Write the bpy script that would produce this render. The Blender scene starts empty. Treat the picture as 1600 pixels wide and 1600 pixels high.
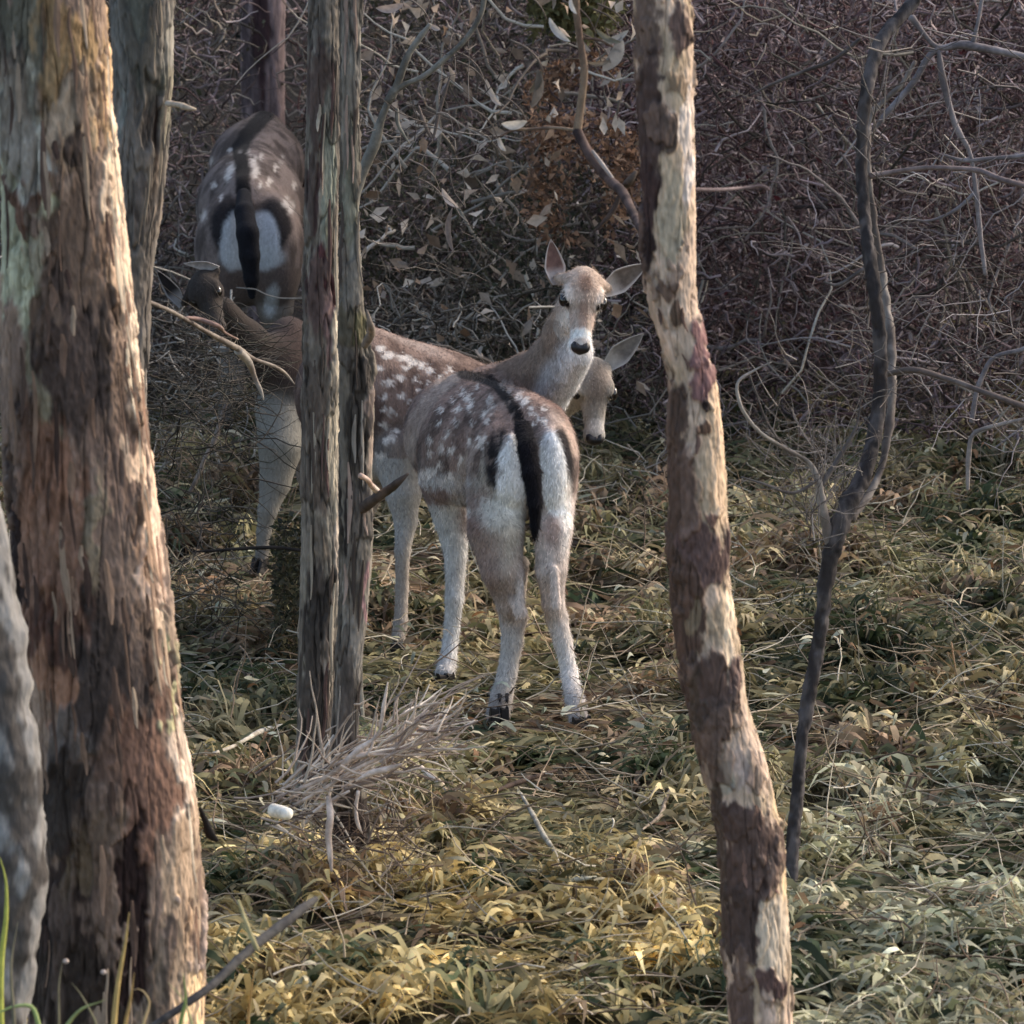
import bpy, math, random
import numpy as np
from mathutils import Vector, Matrix

# ------------------------------------------------------------------ camera, sky, sun, exposure
scene = bpy.context.scene
COL = scene.collection
H = 3.1            # camera height above the clearing (taken from a bank)
F = 9375.0         # focal length in photo pixels (photo 1600 wide)
TAN0 = 1623.0 / F
TH = math.atan(TAN0)
cam_d = bpy.data.cameras.new('camera')
cam = bpy.data.objects.new('camera', cam_d); COL.objects.link(cam)
cam.location = (0, 0, H)
cam.rotation_euler = (math.pi / 2 - TH, 0, 0)
cam_d.sensor_width = 36.0
cam_d.lens = 36.0 * F / 1600.0
cam_d.clip_start = 0.1; cam_d.clip_end = 500
cam_d.dof.use_dof = True
cam_d.dof.focus_distance = 15.0
cam_d.dof.aperture_fstop = 13.0
scene.camera = cam

SUN_EL, SUN_AZ = math.radians(35), math.radians(62)    # azimuth measured from +Y (view direction) towards +X (right)
world = bpy.data.worlds.new('World'); scene.world = world
world.use_nodes = True
wn = world.node_tree; wn.nodes.clear()
sky = wn.nodes.new('ShaderNodeTexSky'); sky.sky_type = 'NISHITA'; sky.sun_disc = False
sky.sun_elevation = SUN_EL; sky.sun_rotation = SUN_AZ
sky.air_density = 1.0; sky.dust_density = 3.0; sky.ozone_density = 1.0
bg = wn.nodes.new('ShaderNodeBackground'); bg.inputs['Strength'].default_value = 0.15
wo = wn.nodes.new('ShaderNodeOutputWorld')
wn.links.new(sky.outputs[0], bg.inputs['Color']); wn.links.new(bg.outputs[0], wo.inputs['Surface'])
sun_d = bpy.data.lights.new('sun', 'SUN'); sun_d.energy = 1.0; sun_d.angle = math.radians(9.0)
sun_d.color = (1.0, 0.92, 0.82)
sun = bpy.data.objects.new('sun', sun_d); COL.objects.link(sun)
sd = Vector((math.sin(SUN_AZ) * math.cos(SUN_EL), math.cos(SUN_AZ) * math.cos(SUN_EL), math.sin(SUN_EL)))
sun.rotation_euler = sd.to_track_quat('Z', 'Y').to_euler()
sun.location = sd * 30
vs = scene.view_settings
vs.view_transform = 'Standard'; vs.look = 'None'; vs.gamma = 1.0; vs.exposure = 1.12; vs.use_curve_mapping = False
vs.use_white_balance = True; vs.white_balance_temperature = 7000; vs.white_balance_tint = 10

# ------------------------------------------------------------------ geometry of the view
FW = np.array([0, math.cos(TH), -math.sin(TH)]); UP = np.array([0, math.sin(TH), math.cos(TH)]); RT = np.array([1.0, 0, 0])
def P(px, py, d):
    "point seen at photo pixel (px,py) at distance d (metres along +Y)"
    px = np.asarray(px, float); py = np.asarray(py, float); d = np.asarray(d, float)
    dx = (px - 800) / F; dy = (800 - py) / F
    r = FW + dx[..., None] * RT + dy[..., None] * UP
    t = d / r[..., 1]
    return np.array([0, 0, H]) + r * t[..., None]
def PX(d): return d / F / math.cos(TH)          # metres per photo pixel at distance d
def project(v):
    q = v - np.array([0, 0, H]); z = q @ FW
    return 800 + F * (q @ RT) / z, 800 - F * (q @ UP) / z
def ground_d(py):
    "distance at which flat ground is seen in row py"
    return H / math.tan(TH + math.atan((py - 800) / F))

# ------------------------------------------------------------------ noise
rng = np.random.default_rng(7)
random.seed(7)
_perm = rng.random((64, 64, 64)).astype(np.float32)
def vnoise(p):
    p = np.asarray(p, np.float64)
    i = np.floor(p).astype(np.int64); f = (p - i).astype(np.float32); f = f * f * (3 - 2 * f)
    i &= 63; j = (i + 1) & 63
    x0, y0, z0 = i[..., 0], i[..., 1], i[..., 2]; x1, y1, z1 = j[..., 0], j[..., 1], j[..., 2]
    fx, fy, fz = f[..., 0], f[..., 1], f[..., 2]
    def L(a, b, t): return a + (b - a) * t
    return L(L(L(_perm[x0, y0, z0], _perm[x1, y0, z0], fx), L(_perm[x0, y1, z0], _perm[x1, y1, z0], fx), fy),
             L(L(_perm[x0, y0, z1], _perm[x1, y0, z1], fx), L(_perm[x0, y1, z1], _perm[x1, y1, z1], fx), fy), fz)
def fbm(p, o=4, off=0.0):
    s = 0; a = 1.0; t = 0; p = np.asarray(p, float) + off
    for k in range(o):
        s = s + a * vnoise(p * (2.03 ** k) + k * 17.3); t += a; a *= 0.5
    return s / t
def sst(a, b, x):
    t = np.clip((x - a) / (b - a), 0, 1); return t * t * (3 - 2 * t)
def lin(c):
    c = np.asarray(c, float) / 255.0
    c = np.where(c <= 0.04045, c / 12.92, ((c + 0.055) / 1.055) ** 2.4)
    g = (c * np.array([0.2126, 0.7152, 0.0722])).sum(-1, keepdims=True)
    return c * 0.8 + g * 0.2

# ------------------------------------------------------------------ objects
def link(o, parent=None):
    COL.objects.link(o)
    if parent is not None:
        o.parent = parent
        if parent.type == 'EMPTY' or True:
            o.matrix_parent_inverse = parent.matrix_world.inverted() if parent.type != 'EMPTY' else Matrix.Translation(-Vector(parent.location))
    return o
def mesh(name, v, f, mat, parent=None, col=None, smooth=True):
    "f: int array (n,4) or (n,3), or list of such arrays"
    me = bpy.data.meshes.new(name)
    v = np.asarray(v, np.float32)
    fs = f if isinstance(f, list) else [f]
    fs = [np.asarray(a, np.int32) for a in fs if len(a)]
    loops = np.concatenate([a.ravel() for a in fs])
    sizes = np.concatenate([np.full(len(a), a.shape[1], np.int32) for a in fs])
    starts = np.concatenate([[0], np.cumsum(sizes)[:-1]]).astype(np.int32)
    me.vertices.add(len(v)); me.vertices.foreach_set('co', v.ravel())
    me.loops.add(len(loops)); me.loops.foreach_set('vertex_index', loops)
    me.polygons.add(len(sizes)); me.polygons.foreach_set('loop_start', starts); me.polygons.foreach_set('loop_total', sizes)
    me.polygons.foreach_set('use_smooth', np.full(len(sizes), smooth))
    me.update(calc_edges=True); me.validate()
    if col is not None:
        c = np.ones((len(v), 4), np.float32); c[:, :3] = col
        a = me.color_attributes.new('Col', 'FLOAT_COLOR', 'POINT'); a.data.foreach_set('color', c.ravel())
    me.materials.append(mat)
    o = bpy.data.objects.new(name, me)
    return link(o, parent)
def tag(o, label=None, cat=None, group=None, kind=None):
    if label: o['label'] = label
    if cat: o['category'] = cat
    if group: o['group'] = group
    if kind: o['kind'] = kind
    return o
def thing(name, loc, label, cat, group=None):
    o = bpy.data.objects.new(name, None); o.empty_display_size = 0.1
    o.location = [float(a) for a in loc]; COL.objects.link(o)
    return tag(o, label, cat, group)

# ------------------------------------------------------------------ materials
def material(name, rough=0.85, nscale=60.0, namp=0.25, bump=0.3, bscale=None, bdist=0.004, stretch=(1, 1, 1), spec=0.25, trans=0.0, fixed=None, sheen=0.0):
    m = bpy.data.materials.new(name); m.use_nodes = True
    nt = m.node_tree; N = nt.nodes; Lk = nt.links; N.clear()
    out = N.new('ShaderNodeOutputMaterial'); b = N.new('ShaderNodeBsdfPrincipled')
    b.inputs['Roughness'].default_value = rough
    b.inputs['Specular IOR Level'].default_value = spec
    if sheen: b.inputs['Sheen Weight'].default_value = sheen
    tc = N.new('ShaderNodeTexCoord'); mp = N.new('ShaderNodeMapping'); mp.inputs['Scale'].default_value = stretch
    Lk.new(tc.outputs['Object'], mp.inputs['Vector'])
    if fixed is None:
        a = N.new('ShaderNodeAttribute'); a.attribute_name = 'Col'; csock = a.outputs['Color']
    else:
        a = N.new('ShaderNodeRGB'); a.outputs[0].default_value = (*fixed, 1); csock = a.outputs[0]
    nz = N.new('ShaderNodeTexNoise'); nz.inputs['Scale'].default_value = nscale; nz.inputs['Detail'].default_value = 6; nz.inputs['Roughness'].default_value = 0.65
    Lk.new(mp.outputs[0], nz.inputs['Vector'])
    mr = N.new('ShaderNodeMapRange'); mr.inputs[1].default_value = 0.3; mr.inputs[2].default_value = 0.7
    mr.inputs[3].default_value = 1 - namp; mr.inputs[4].default_value = 1 + namp
    Lk.new(nz.outputs['Fac'], mr.inputs[0])
    mx = N.new('ShaderNodeVectorMath'); mx.operation = 'SCALE'
    Lk.new(csock, mx.inputs[0]); Lk.new(mr.outputs[0], mx.inputs['Scale'])
    Lk.new(mx.outputs[0], b.inputs['Base Color'])
    if bump > 0:
        n2 = N.new('ShaderNodeTexNoise'); n2.inputs['Scale'].default_value = bscale or nscale * 1.3; n2.inputs['Detail'].default_value = 5
        Lk.new(mp.outputs[0], n2.inputs['Vector'])
        bp = N.new('ShaderNodeBump'); bp.inputs['Strength'].default_value = bump; bp.inputs['Distance'].default_value = bdist
        Lk.new(n2.outputs['Fac'], bp.inputs['Height']); Lk.new(bp.outputs[0], b.inputs['Normal'])
    if trans > 0:
        tl = N.new('ShaderNodeBsdfTranslucent'); Lk.new(mx.outputs[0], tl.inputs['Color'])
        ms = N.new('ShaderNodeMixShader'); ms.inputs[0].default_value = trans
        Lk.new(b.outputs[0], ms.inputs[1]); Lk.new(tl.outputs[0], ms.inputs[2]); Lk.new(ms.outputs[0], out.inputs['Surface'])
    else:
        Lk.new(b.outputs[0], out.inputs['Surface'])
    return m
M_bark = material('bark', 0.85, 45, 0.30, 0.7, 70, 0.006, (1, 1, 0.3))
M_smoothbark = material('smooth_bark', 0.7, 25, 0.14, 0.35, 40, 0.004, (1, 1, 0.4))
M_twig = material('twig_bark', 0.85, 80, 0.25, 0.4, 120, 0.003)
M_grass = material('grass', 0.7, 30, 0.2, 0.0, trans=0.25)
M_leaf = material('leaf', 0.7, 60, 0.25, 0.2, 80, 0.002, trans=0.25)
M_soil = material('soil', 0.95, 14, 0.45, 0.8, 40, 0.02)
M_fur = material('fur', 0.9, 130, 0.22, 0.55, 210, 0.004, (1, 1, 0.45), spec=0.12, sheen=0.04)
M_earin = material('ear_skin', 0.8, 90, 0.15, 0.3, spec=0.15, trans=0.2)
M_eye = material('eye', 0.08, 20, 0.0, 0.0, spec=0.7, fixed=(0.006, 0.004, 0.004))
M_nose = material('nose', 0.4, 200, 0.1, 0.3, spec=0.5, fixed=(0.010, 0.009, 0.011))
M_hoof = material('hoof', 0.5, 60, 0.3, 0.3, fixed=(0.022, 0.018, 0.016))

# ------------------------------------------------------------------ terrain
def terrain(x, y):
    x = np.asarray(x, float); y = np.asarray(y, float)
    p = np.stack([x * 0.9, y * 0.9, np.zeros_like(x) + 3.3], -1)
    h = (fbm(p, 3) - 0.5) * 0.16 + (fbm(p * 3.7, 2, 5.0) - 0.5) * 0.07
    bank = np.clip(y - 21.5, 0, None)
    h = h + np.where(bank < 12, 0.028 * bank ** 2, 0.028 * 144 + (bank - 12) * 0.4) * (0.8 + 0.4 * fbm(p * 0.3, 2, 9.0))
    h = h + np.clip(np.abs(x) - 6, 0, 40) * 0.04
    calm = np.exp(-(((x + 0.05) / 0.5) ** 2 + ((y - 15.2) / 0.9) ** 2))      # trodden place under the deer
    h = h * (1 - 0.9 * calm) - 0.055 * calm
    return h * sst(1.0, 9.0, y)
def G(px, py):
    d = float(ground_d(py))
    for _ in range(4):
        p = P(px, py, d); z = float(terrain(p[0], p[1]))
        hh = H - z
        d = hh / math.tan(TH + math.atan((py - 800) / F))
    return P(px, py, d)
def grid_sheet(name, xs, ys, zf, mat, colf):
    X, Y = np.meshgrid(xs, ys); Z = zf(X, Y)
    v = np.stack([X, Y, Z], -1).reshape(-1, 3)
    n = len(xs); m = len(ys)
    i = (np.arange(m - 1)[:, None] * n + np.arange(n - 1)[None, :]).ravel()
    return mesh(name, v, np.stack([i, i + 1, i + n + 1, i + n], -1), mat, None, colf(v))
def axis_pts(lo, hi, flo, fhi, fine, coarse):
    a = np.arange(flo, fhi, fine)
    r = [fhi]; s = fine
    while r[-1] < hi: s = min(s * 1.12, coarse); r.append(r[-1] + s)
    l = [flo]; s = fine
    while l[-1] > lo: s = min(s * 1.12, coarse); l.append(l[-1] - s)
    return np.concatenate([l[::-1][:-1], a, r])
def soil_col(v):
    n = fbm(v * 3.0, 4)[:, None]
    c = lin([52, 44, 30]) * (1 - n) + lin([84, 76, 46]) * n
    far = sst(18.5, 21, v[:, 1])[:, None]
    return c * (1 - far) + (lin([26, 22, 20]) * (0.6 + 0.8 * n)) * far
xs = axis_pts(-70, 70, -3.0, 3.0, 0.05, 4.0); ys = axis_pts(-6, 110, 10.5, 24.0, 0.06, 4.0)
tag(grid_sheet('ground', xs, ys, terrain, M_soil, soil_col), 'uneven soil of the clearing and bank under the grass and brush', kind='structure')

# ------------------------------------------------------------------ bulk ribbons (grass, leaves) and bulk tubes (twigs)
def ribbons(root, head, length, width, lift, curl, droop, color, seg=5, flat=0.7):
    """n ribbons; head = heading angle, lift = peak height, curl = sideways bend, droop = end height"""
    n = len(root); t = np.linspace(0, 1, seg + 1)[None, :]
    ang = head[:, None] + curl[:, None] * (t - 0.3)
    dx = np.cos(ang) * length[:, None] / seg; dy = np.sin(ang) * length[:, None] / seg
    x = root[:, 0:1] + np.cumsum(dx, 1) - dx[:, :1]; y = root[:, 1:2] + np.cumsum(dy, 1) - dy[:, :1]
    z = root[:, 2:3] + lift[:, None] * np.sin(np.pi * np.minimum(t * 0.95, 1)) + droop[:, None] * t
    w = width[:, None] * np.clip(1.15 - t ** 2.2 * 1.1, 0.08, 1) * np.clip(0.5 + 3 * t, 0, 1) * 0.5
    tw = rng.uniform(-1, 1, n)[:, None] + t * rng.uniform(-1.5, 1.5, n)[:, None]
    hx = -np.sin(ang); hy = np.cos(ang)
    ct = np.cos(tw); st = np.sin(tw)
    ox = hx * w * ct; oy = hy * w * ct; oz = w * st
    a = np.stack([x - ox, y - oy, z - oz], -1); b = np.stack([x + ox, y + oy, z + oz], -1)
    v = np.stack([a, b], 2).reshape(-1, 3)               # n, seg+1, 2
    base = (np.arange(n) * (seg + 1) * 2)[:, None] + (np.arange(seg) * 2)[None, :]
    base = base.ravel()
    f = np.stack([base, base + 1, base + 3, base + 2], -1)
    c = np.repeat(color[:, None, :], (seg + 1) * 2, 1)
    return v, f, c.reshape(-1, 3)
def tubes_bulk(paths, rad, color, sides=3):
    "paths (n,k,3), rad (n,k), color (n,3)"
    n, k, _ = paths.shape
    t = np.gradient(paths, axis=1); t /= np.linalg.norm(t, axis=-1, keepdims=True) + 1e-9
    up = np.array([0.31, 0.22, 0.92]); a = np.cross(t, up); a /= np.linalg.norm(a, axis=-1, keepdims=True) + 1e-9
    b = np.cross(t, a)
    th = np.arange(sides) * 2 * np.pi / sides
    v = paths[:, :, None, :] + rad[:, :, None, None] * (a[:, :, None, :] * np.cos(th)[None, None, :, None] + b[:, :, None, :] * np.sin(th)[None, None, :, None])
    idx = np.arange(n * k * sides).reshape(n, k, sides)
    j = np.roll(idx, -1, 2)
    f = np.stack([idx[:, :-1], j[:, :-1], j[:, 1:], idx[:, 1:]], -1).reshape(-1, 4)
    c = np.repeat(color[:, None, :], k * sides, 1).reshape(-1, 3)
    return v.reshape(-1, 3), f, c
def joined(name, packs, mat, parent=None):
    V = []; Fs = []; C = []; o = 0
    for v, f, c in packs:
        V.append(v); Fs.append(f + o); C.append(c); o += len(v)
    return mesh(name, np.concatenate(V), Fs, mat, parent, np.concatenate(C))
def rand_pal(n, pal, jitter=0.18, w=None):
    pal = np.array([lin(p) for p in pal]); i = rng.choice(len(pal), n, p=w)
    j = rng.integers(0, len(pal), n); m = rng.random((n, 1)) * 0.5
    c = pal[i] * (1 - m) + pal[j] * m
    return c * (1 + rng.normal(0, jitter, (n, 1)))
def walks(start, dirn, length, k=8, wander=0.5, grav=0.0):
    n = len(start); p = np.zeros((n, k, 3)); p[:, 0] = start
    d = dirn / np.linalg.norm(dirn, axis=1, keepdims=True)
    st = length / (k - 1)
    for i in range(1, k):
        d = d + rng.normal(0, wander, (n, 3)) * 0.5; d[:, 2] -= grav
        d /= np.linalg.norm(d, axis=1, keepdims=True)
        p[:, i] = p[:, i - 1] + d * st[:, None]
    return p

# ------------------------------------------------------------------ single tube along hand set points
def smooth_path(pts, step):
    pts = np.asarray(pts, float)
    seg = np.linalg.norm(np.diff(pts[:, :3], axis=0), axis=1); s = np.concatenate([[0], np.cumsum(seg)])
    n = max(int(s[-1] / step), 3); t = np.linspace(0, s[-1], n)
    # catmull-rom via Hermite
    m = np.gradient(pts, s, axis=0)
    i = np.clip(np.searchsorted(s, t, 'right') - 1, 0, len(s) - 2)
    h = (s[i + 1] - s[i])[:, None]; u = ((t - s[i]) / (s[i + 1] - s[i]))[:, None]
    h00 = 2 * u ** 3 - 3 * u ** 2 + 1; h10 = u ** 3 - 2 * u ** 2 + u; h01 = -2 * u ** 3 + 3 * u ** 2; h11 = u ** 3 - u ** 2
    return h00 * pts[i] + h10 * h * m[i] + h01 * pts[i + 1] + h11 * h * m[i + 1]
def branch(name, pts, mat, parent, colf, sides=10, rough=0.12, step=0.012, seed=0.0, nf=60):
    "pts: rows (px, py, d, radius_px)"
    q = []
    for px, py, d, r in pts:
        q.append([*P(px, py, d), r * PX(d)])
    q = smooth_path(q, step)
    p = q[:, :3]; r = np.clip(q[:, 3], 0.0006, None); k = len(p)
    t = np.gradient(p, axis=0); t /= np.linalg.norm(t, axis=1, keepdims=True)
    a = np.cross(t, [0.1, 0.97, 0.2]); a /= np.linalg.norm(a, axis=1, keepdims=True); b = np.cross(t, a)
    th = np.arange(sides) * 2 * np.pi / sides
    dirs = a[:, None] * np.cos(th)[None, :, None] + b[:, None] * np.sin(th)[None, :, None]
    v = p[:, None] + dirs * r[:, None, None]
    nn = fbm(v * nf, 3, seed) - 0.5
    v = p[:, None] + dirs * (r[:, None] * (1 + 2 * rough * nn))[..., None]
    v = v.reshape(-1, 3)
    idx = np.arange(k * sides).reshape(k, sides); j = np.roll(idx, -1, 1)
    f = np.stack([idx[:-1], j[:-1], j[1:], idx[1:]], -1).reshape(-1, 4)
    caps0 = len(v); v = np.concatenate([v, p[:1] - t[:1] * r[0] * 0.3, p[-1:] + t[-1:] * r[-1] * 0.6])
    f2 = np.concatenate([np.stack([j[0], idx[0], np.full(sides, caps0)], -1), np.stack([idx[-1], j[-1], np.full(sides, caps0 + 1)], -1)])
    return mesh(name, v, [f, f2], mat, parent, colf(v))
def barkcol(c1, c2, sc=18, thr=0.5, w=0.12, stretch=0.35):
    c1 = lin(c1); c2 = lin(c2)
    def f(v):
        q = v * np.array([sc, sc, sc * stretch]); n = fbm(q, 4)
        m = sst(thr - w, thr + w, n)[:, None]
        return (c1 * (1 - m) + c2 * m) * (0.75 + 0.5 * fbm(q * 3.1, 3, 4.0))[:, None]
    return f

# ------------------------------------------------------------------ trunks with relief
def trunk(name, rows, depth, parent, mat, painter, relief, n_ang=200, step_px=3.0, top_z=4.6, lumps=0.05, seed=0.0, base_z=None, lean=0.0):
    """rows (py, x_left, x_right) in the photo, at distance depth; runs on below and above the frame.
       painter(px,py,ang,v) -> colour, height in [0,1]"""
    rows = np.array(rows, float)
    ys_ = np.arange(rows[0, 0], rows[-1, 0], step_px)
    cx = np.interp(ys_, rows[:, 0], (rows[:, 1] + rows[:, 2]) / 2); w = np.interp(ys_, rows[:, 0], (rows[:, 2] - rows[:, 1]) / 2)
    ker = np.ones(17) / 17
    def smo(a): return np.convolve(np.pad(a, 8, 'edge'), ker, 'valid')
    cx = smo(cx); w = smo(w)
    c = P(cx, ys_, np.full(len(ys_), depth) + lean * (ys_ - 800)); r = w * PX(depth)
    z = c[:, 2]
    zt = np.arange(z[0] + 0.04, top_z, 0.04)[::-1]
    gz = float(terrain(c[-1, 0], c[-1, 1])) - 0.06 if base_z is None else base_z
    zb = np.arange(z[-1] - 0.006, gz, -0.01) if z[-1] > gz else np.array([])
    sx = (c[0, 0] - c[40, 0]) / (z[0] - z[40])
    ct = np.stack([c[0, 0] + (zt - z[0]) * sx * 0.5, np.full(len(zt), c[0, 1]), zt], -1)
    cb = np.stack([np.full(len(zb), c[-1, 0]), np.full(len(zb), c[-1, 1]), zb], -1)
    rt = r[0] * np.linspace(0.75, 1, len(zt)); rb = r[-1] * (1 + 0.9 * ((zb - z[-1]) / 0.3) ** 2 * 0.5)
    C = np.concatenate([ct, c, cb]); R = np.concatenate([rt, r, rb])
    yy = np.concatenate([ys_[0] - (zt - z[0]) / PX(depth), ys_, ys_[-1] - (zb - z[-1]) / PX(depth)])
    k = len(C); th = np.arange(n_ang) * 2 * np.pi / n_ang
    dirs = np.stack([np.cos(th), np.sin(th), np.zeros(n_ang)], -1)      # -Y (towards camera) at th = -90 deg
    V0 = C[:, None] + dirs[None] * R[:, None, None]
    px = (cx.mean() * 0 + np.concatenate([np.full(len(zt), cx[0]), cx, np.full(len(zb), cx[-1])]))[:, None] + (R / PX(depth))[:, None] * np.cos(th)[None]
    py = np.repeat(yy[:, None], n_ang, 1); ang = np.repeat(th[None], k, 0)
    # noise coordinates: on the cylinder, back side offset so it is not a mirror image
    q = V0.copy(); q[..., 2] = V0[..., 2]
    colr, hgt = painter(px, py, ang, q)
    lump = (fbm(q * np.array([5, 5, 2.2]) + seed, 3) - 0.5) * 2 * lumps
    fl = (q[..., 2] < gz + 0.25) * 0.0
    Rr = R[:, None] * (1 + lump + fl) + relief * (hgt - 0.5)
    V = C[:, None] + dirs[None] * Rr[..., None]
    idx = np.arange(k * n_ang).reshape(k, n_ang); j = np.roll(idx, -1, 1)
    f = np.stack([idx[:-1], idx[1:], j[1:], j[:-1]], -1).reshape(-1, 4)
    return mesh(name, V.reshape(-1, 3), f, mat, parent, colr.reshape(-1, 3))
def blobmask(px, py, cx, cy, rx, ry, wx, wy, ns=0.0):
    d = np.sqrt(((px + wx - cx) / rx) ** 2 + ((py + wy - cy) / ry) ** 2) + ns
    return sst(1.16, 0.84, d)
def make_painter(base, mid, plates, patches, vs=30, st=0.22, plate_thr=0.56, wob=26, seed=0.0, gain=1.28, streak=0.35, plate_sc=1.0, wobf=12, edge=0.4):
    """base/mid: two albedos mixed by noise; plates: colour of raised bark flakes; patches: (x,y,rx,ry,colour[,raise])"""
    base, mid, plates = lin(base), lin(mid), lin(plates)
    def f(px, py, ang, v):
        q = v * np.array([vs, vs, vs * st]) + seed
        n1 = fbm(q * 0.5, 4); n2 = fbm(q * 1.0, 4, 11.0); n3 = fbm(q * 2.6, 4, 23.0)
        m = sst(0.42, 0.6, n1)[..., None]
        c = base * (1 - m) + mid * m
        wx = (fbm(v * np.array([wobf * 1.6, wobf * 1.6, wobf]) + seed, 4, 31.0) - 0.5) * wob * 4; wy = (fbm(v * np.array([wobf * 1.6, wobf * 1.6, wobf * 0.7]) + seed, 4, 47.0) - 0.5) * wob * 7
        h = 0.35 * n2 + 0.25 * n3
        for p in patches:
            k = blobmask(px, py, p[0], p[1], p[2], p[3], wx, wy, (n3 - 0.5) * 0.9)
            amt = p[6] if len(p) > 6 else 1.0
            kk = (k * amt)[..., None]
            c = c * (1 - kk) + lin(p[4]) * kk
            if len(p) > 5: h = h + p[5] * k
        # raised flakes of bark with sharp edges
        pn = fbm(q * 0.62 * plate_sc, 4, 61.0)
        k = sst(plate_thr - 0.012, plate_thr + 0.012, pn); fine = fbm(v * np.array([150, 150, 60.]) + seed, 3, 83.0)
        c = c * (1 - 0.6 * k[..., None]) + plates * 0.6 * k[..., None]
        c = c * (0.55 + 0.9 * fine)[..., None]; h = h + 0.5 * (fine - 0.5)
        h = h + 0.4 * k
        rim = np.exp(-((pn - plate_thr) / 0.02) ** 2)
        c = c * (1 - edge * rim[..., None])
        # vertical cracks
        qc = v * np.array([vs * 1.1, vs * 1.1, vs * 0.12]) + seed + 5
        cr = np.abs(fbm(qc, 3, 71.0) - 0.5)
        ck = sst(0.03, 0.0, cr)
        c = c * (1 - streak * ck[..., None]); h = h - 0.35 * ck
        c = c * (0.62 + 0.76 * n3)[..., None] * gain
        g = c.mean(-1, keepdims=True); c = c * 0.95 + g * 0.05
        return c, np.clip(h, -0.5, 1.4)
    return f

# big brown tree, left
big = thing('eucalyptus_tree', P(190, 1800, 11.0), 'thick brown peeling eucalyptus trunk filling the left edge', 'tree')
rows_big = [(-60, -14, 161), (0, -12, 165), (100, -8, 172), (200, -6, 178), (300, -4, 188), (400, -3, 200), (500, -2, 212), (600, 0, 225), (700, 2, 236), (800, 6, 248),
            (900, 14, 262), (1000, 22, 272), (1100, 32, 286), (1200, 40, 302), (1300, 44, 315), (1400, 46, 322), (1500, 44, 325), (1640, 40, 325)]
pat_big = [(60, 60, 60, 120, (96, 90, 74)), (110, 120, 45, 160, (148, 116, 72), 0.1), (30, 180, 45, 110, (150, 142, 122)), (120, 190, 40, 90, (166, 140, 112)),
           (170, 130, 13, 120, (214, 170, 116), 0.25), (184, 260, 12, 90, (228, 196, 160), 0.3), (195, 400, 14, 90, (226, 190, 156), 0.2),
           (40, 250, 40, 90, (176, 172, 156)), (15, 370, 26, 130, (170, 170, 136), -0.3), (58, 400, 24, 110, (176, 176, 142), -0.35), (75, 560, 20, 190, (136, 124, 96), -0.2),
           (50, 300, 22, 26, (120, 88, 70), 0.3), (130, 260, 24, 40, (82, 66, 56)), (120, 440, 60, 130, (112, 88, 70)), (120, 560, 50, 110, (80, 64, 56)),
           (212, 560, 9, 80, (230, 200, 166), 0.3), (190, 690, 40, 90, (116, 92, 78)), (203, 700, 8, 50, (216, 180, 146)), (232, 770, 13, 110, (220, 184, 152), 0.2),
           (80, 790, 62, 150, (136, 96, 72), -0.25), (60, 900, 50, 110, (142, 102, 78), -0.25), (105, 880, 40, 140, (136, 100, 78), -0.2), (22, 800, 14, 160, (52, 38, 36), -0.5),
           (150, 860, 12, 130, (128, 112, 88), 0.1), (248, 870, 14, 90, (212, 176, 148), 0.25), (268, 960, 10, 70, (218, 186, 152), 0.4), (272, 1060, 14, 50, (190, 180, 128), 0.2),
           (110, 1000, 90, 60, (96, 64, 50)), (170, 1040, 70, 110, (72, 60, 54), 0.1), (95, 1080, 30, 60, (158, 112, 82)), (120, 1150, 55, 60, (104, 92, 84), 0.45), (110, 1240, 70, 70, (62, 52, 46), 0.3),
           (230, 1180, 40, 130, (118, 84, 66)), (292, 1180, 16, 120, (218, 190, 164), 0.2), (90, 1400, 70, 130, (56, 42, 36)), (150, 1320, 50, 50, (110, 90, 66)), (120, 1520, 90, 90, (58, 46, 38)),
           (225, 1400, 14, 170, (52, 34, 30), -0.5), (290, 1400, 22, 160, (176, 146, 116), 0.1), (310, 1540, 15, 100, (226, 186, 132), -0.1), (310, 1460, 12, 24, (176, 150, 134), 0.4), (255, 1520, 22, 80, (120, 102, 84))]  # light patches along the right edge paint in the warm sun rim
trunk('trunk', rows_big, 11.0, big, M_bark, make_painter((124, 100, 84), (150, 122, 100), (104, 84, 72), pat_big, vs=26, st=0.2, seed=3.0, plate_thr=0.57, streak=0.4), 0.017, n_ang=420, step_px=2.5, lumps=0.035, seed=3.0)

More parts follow.
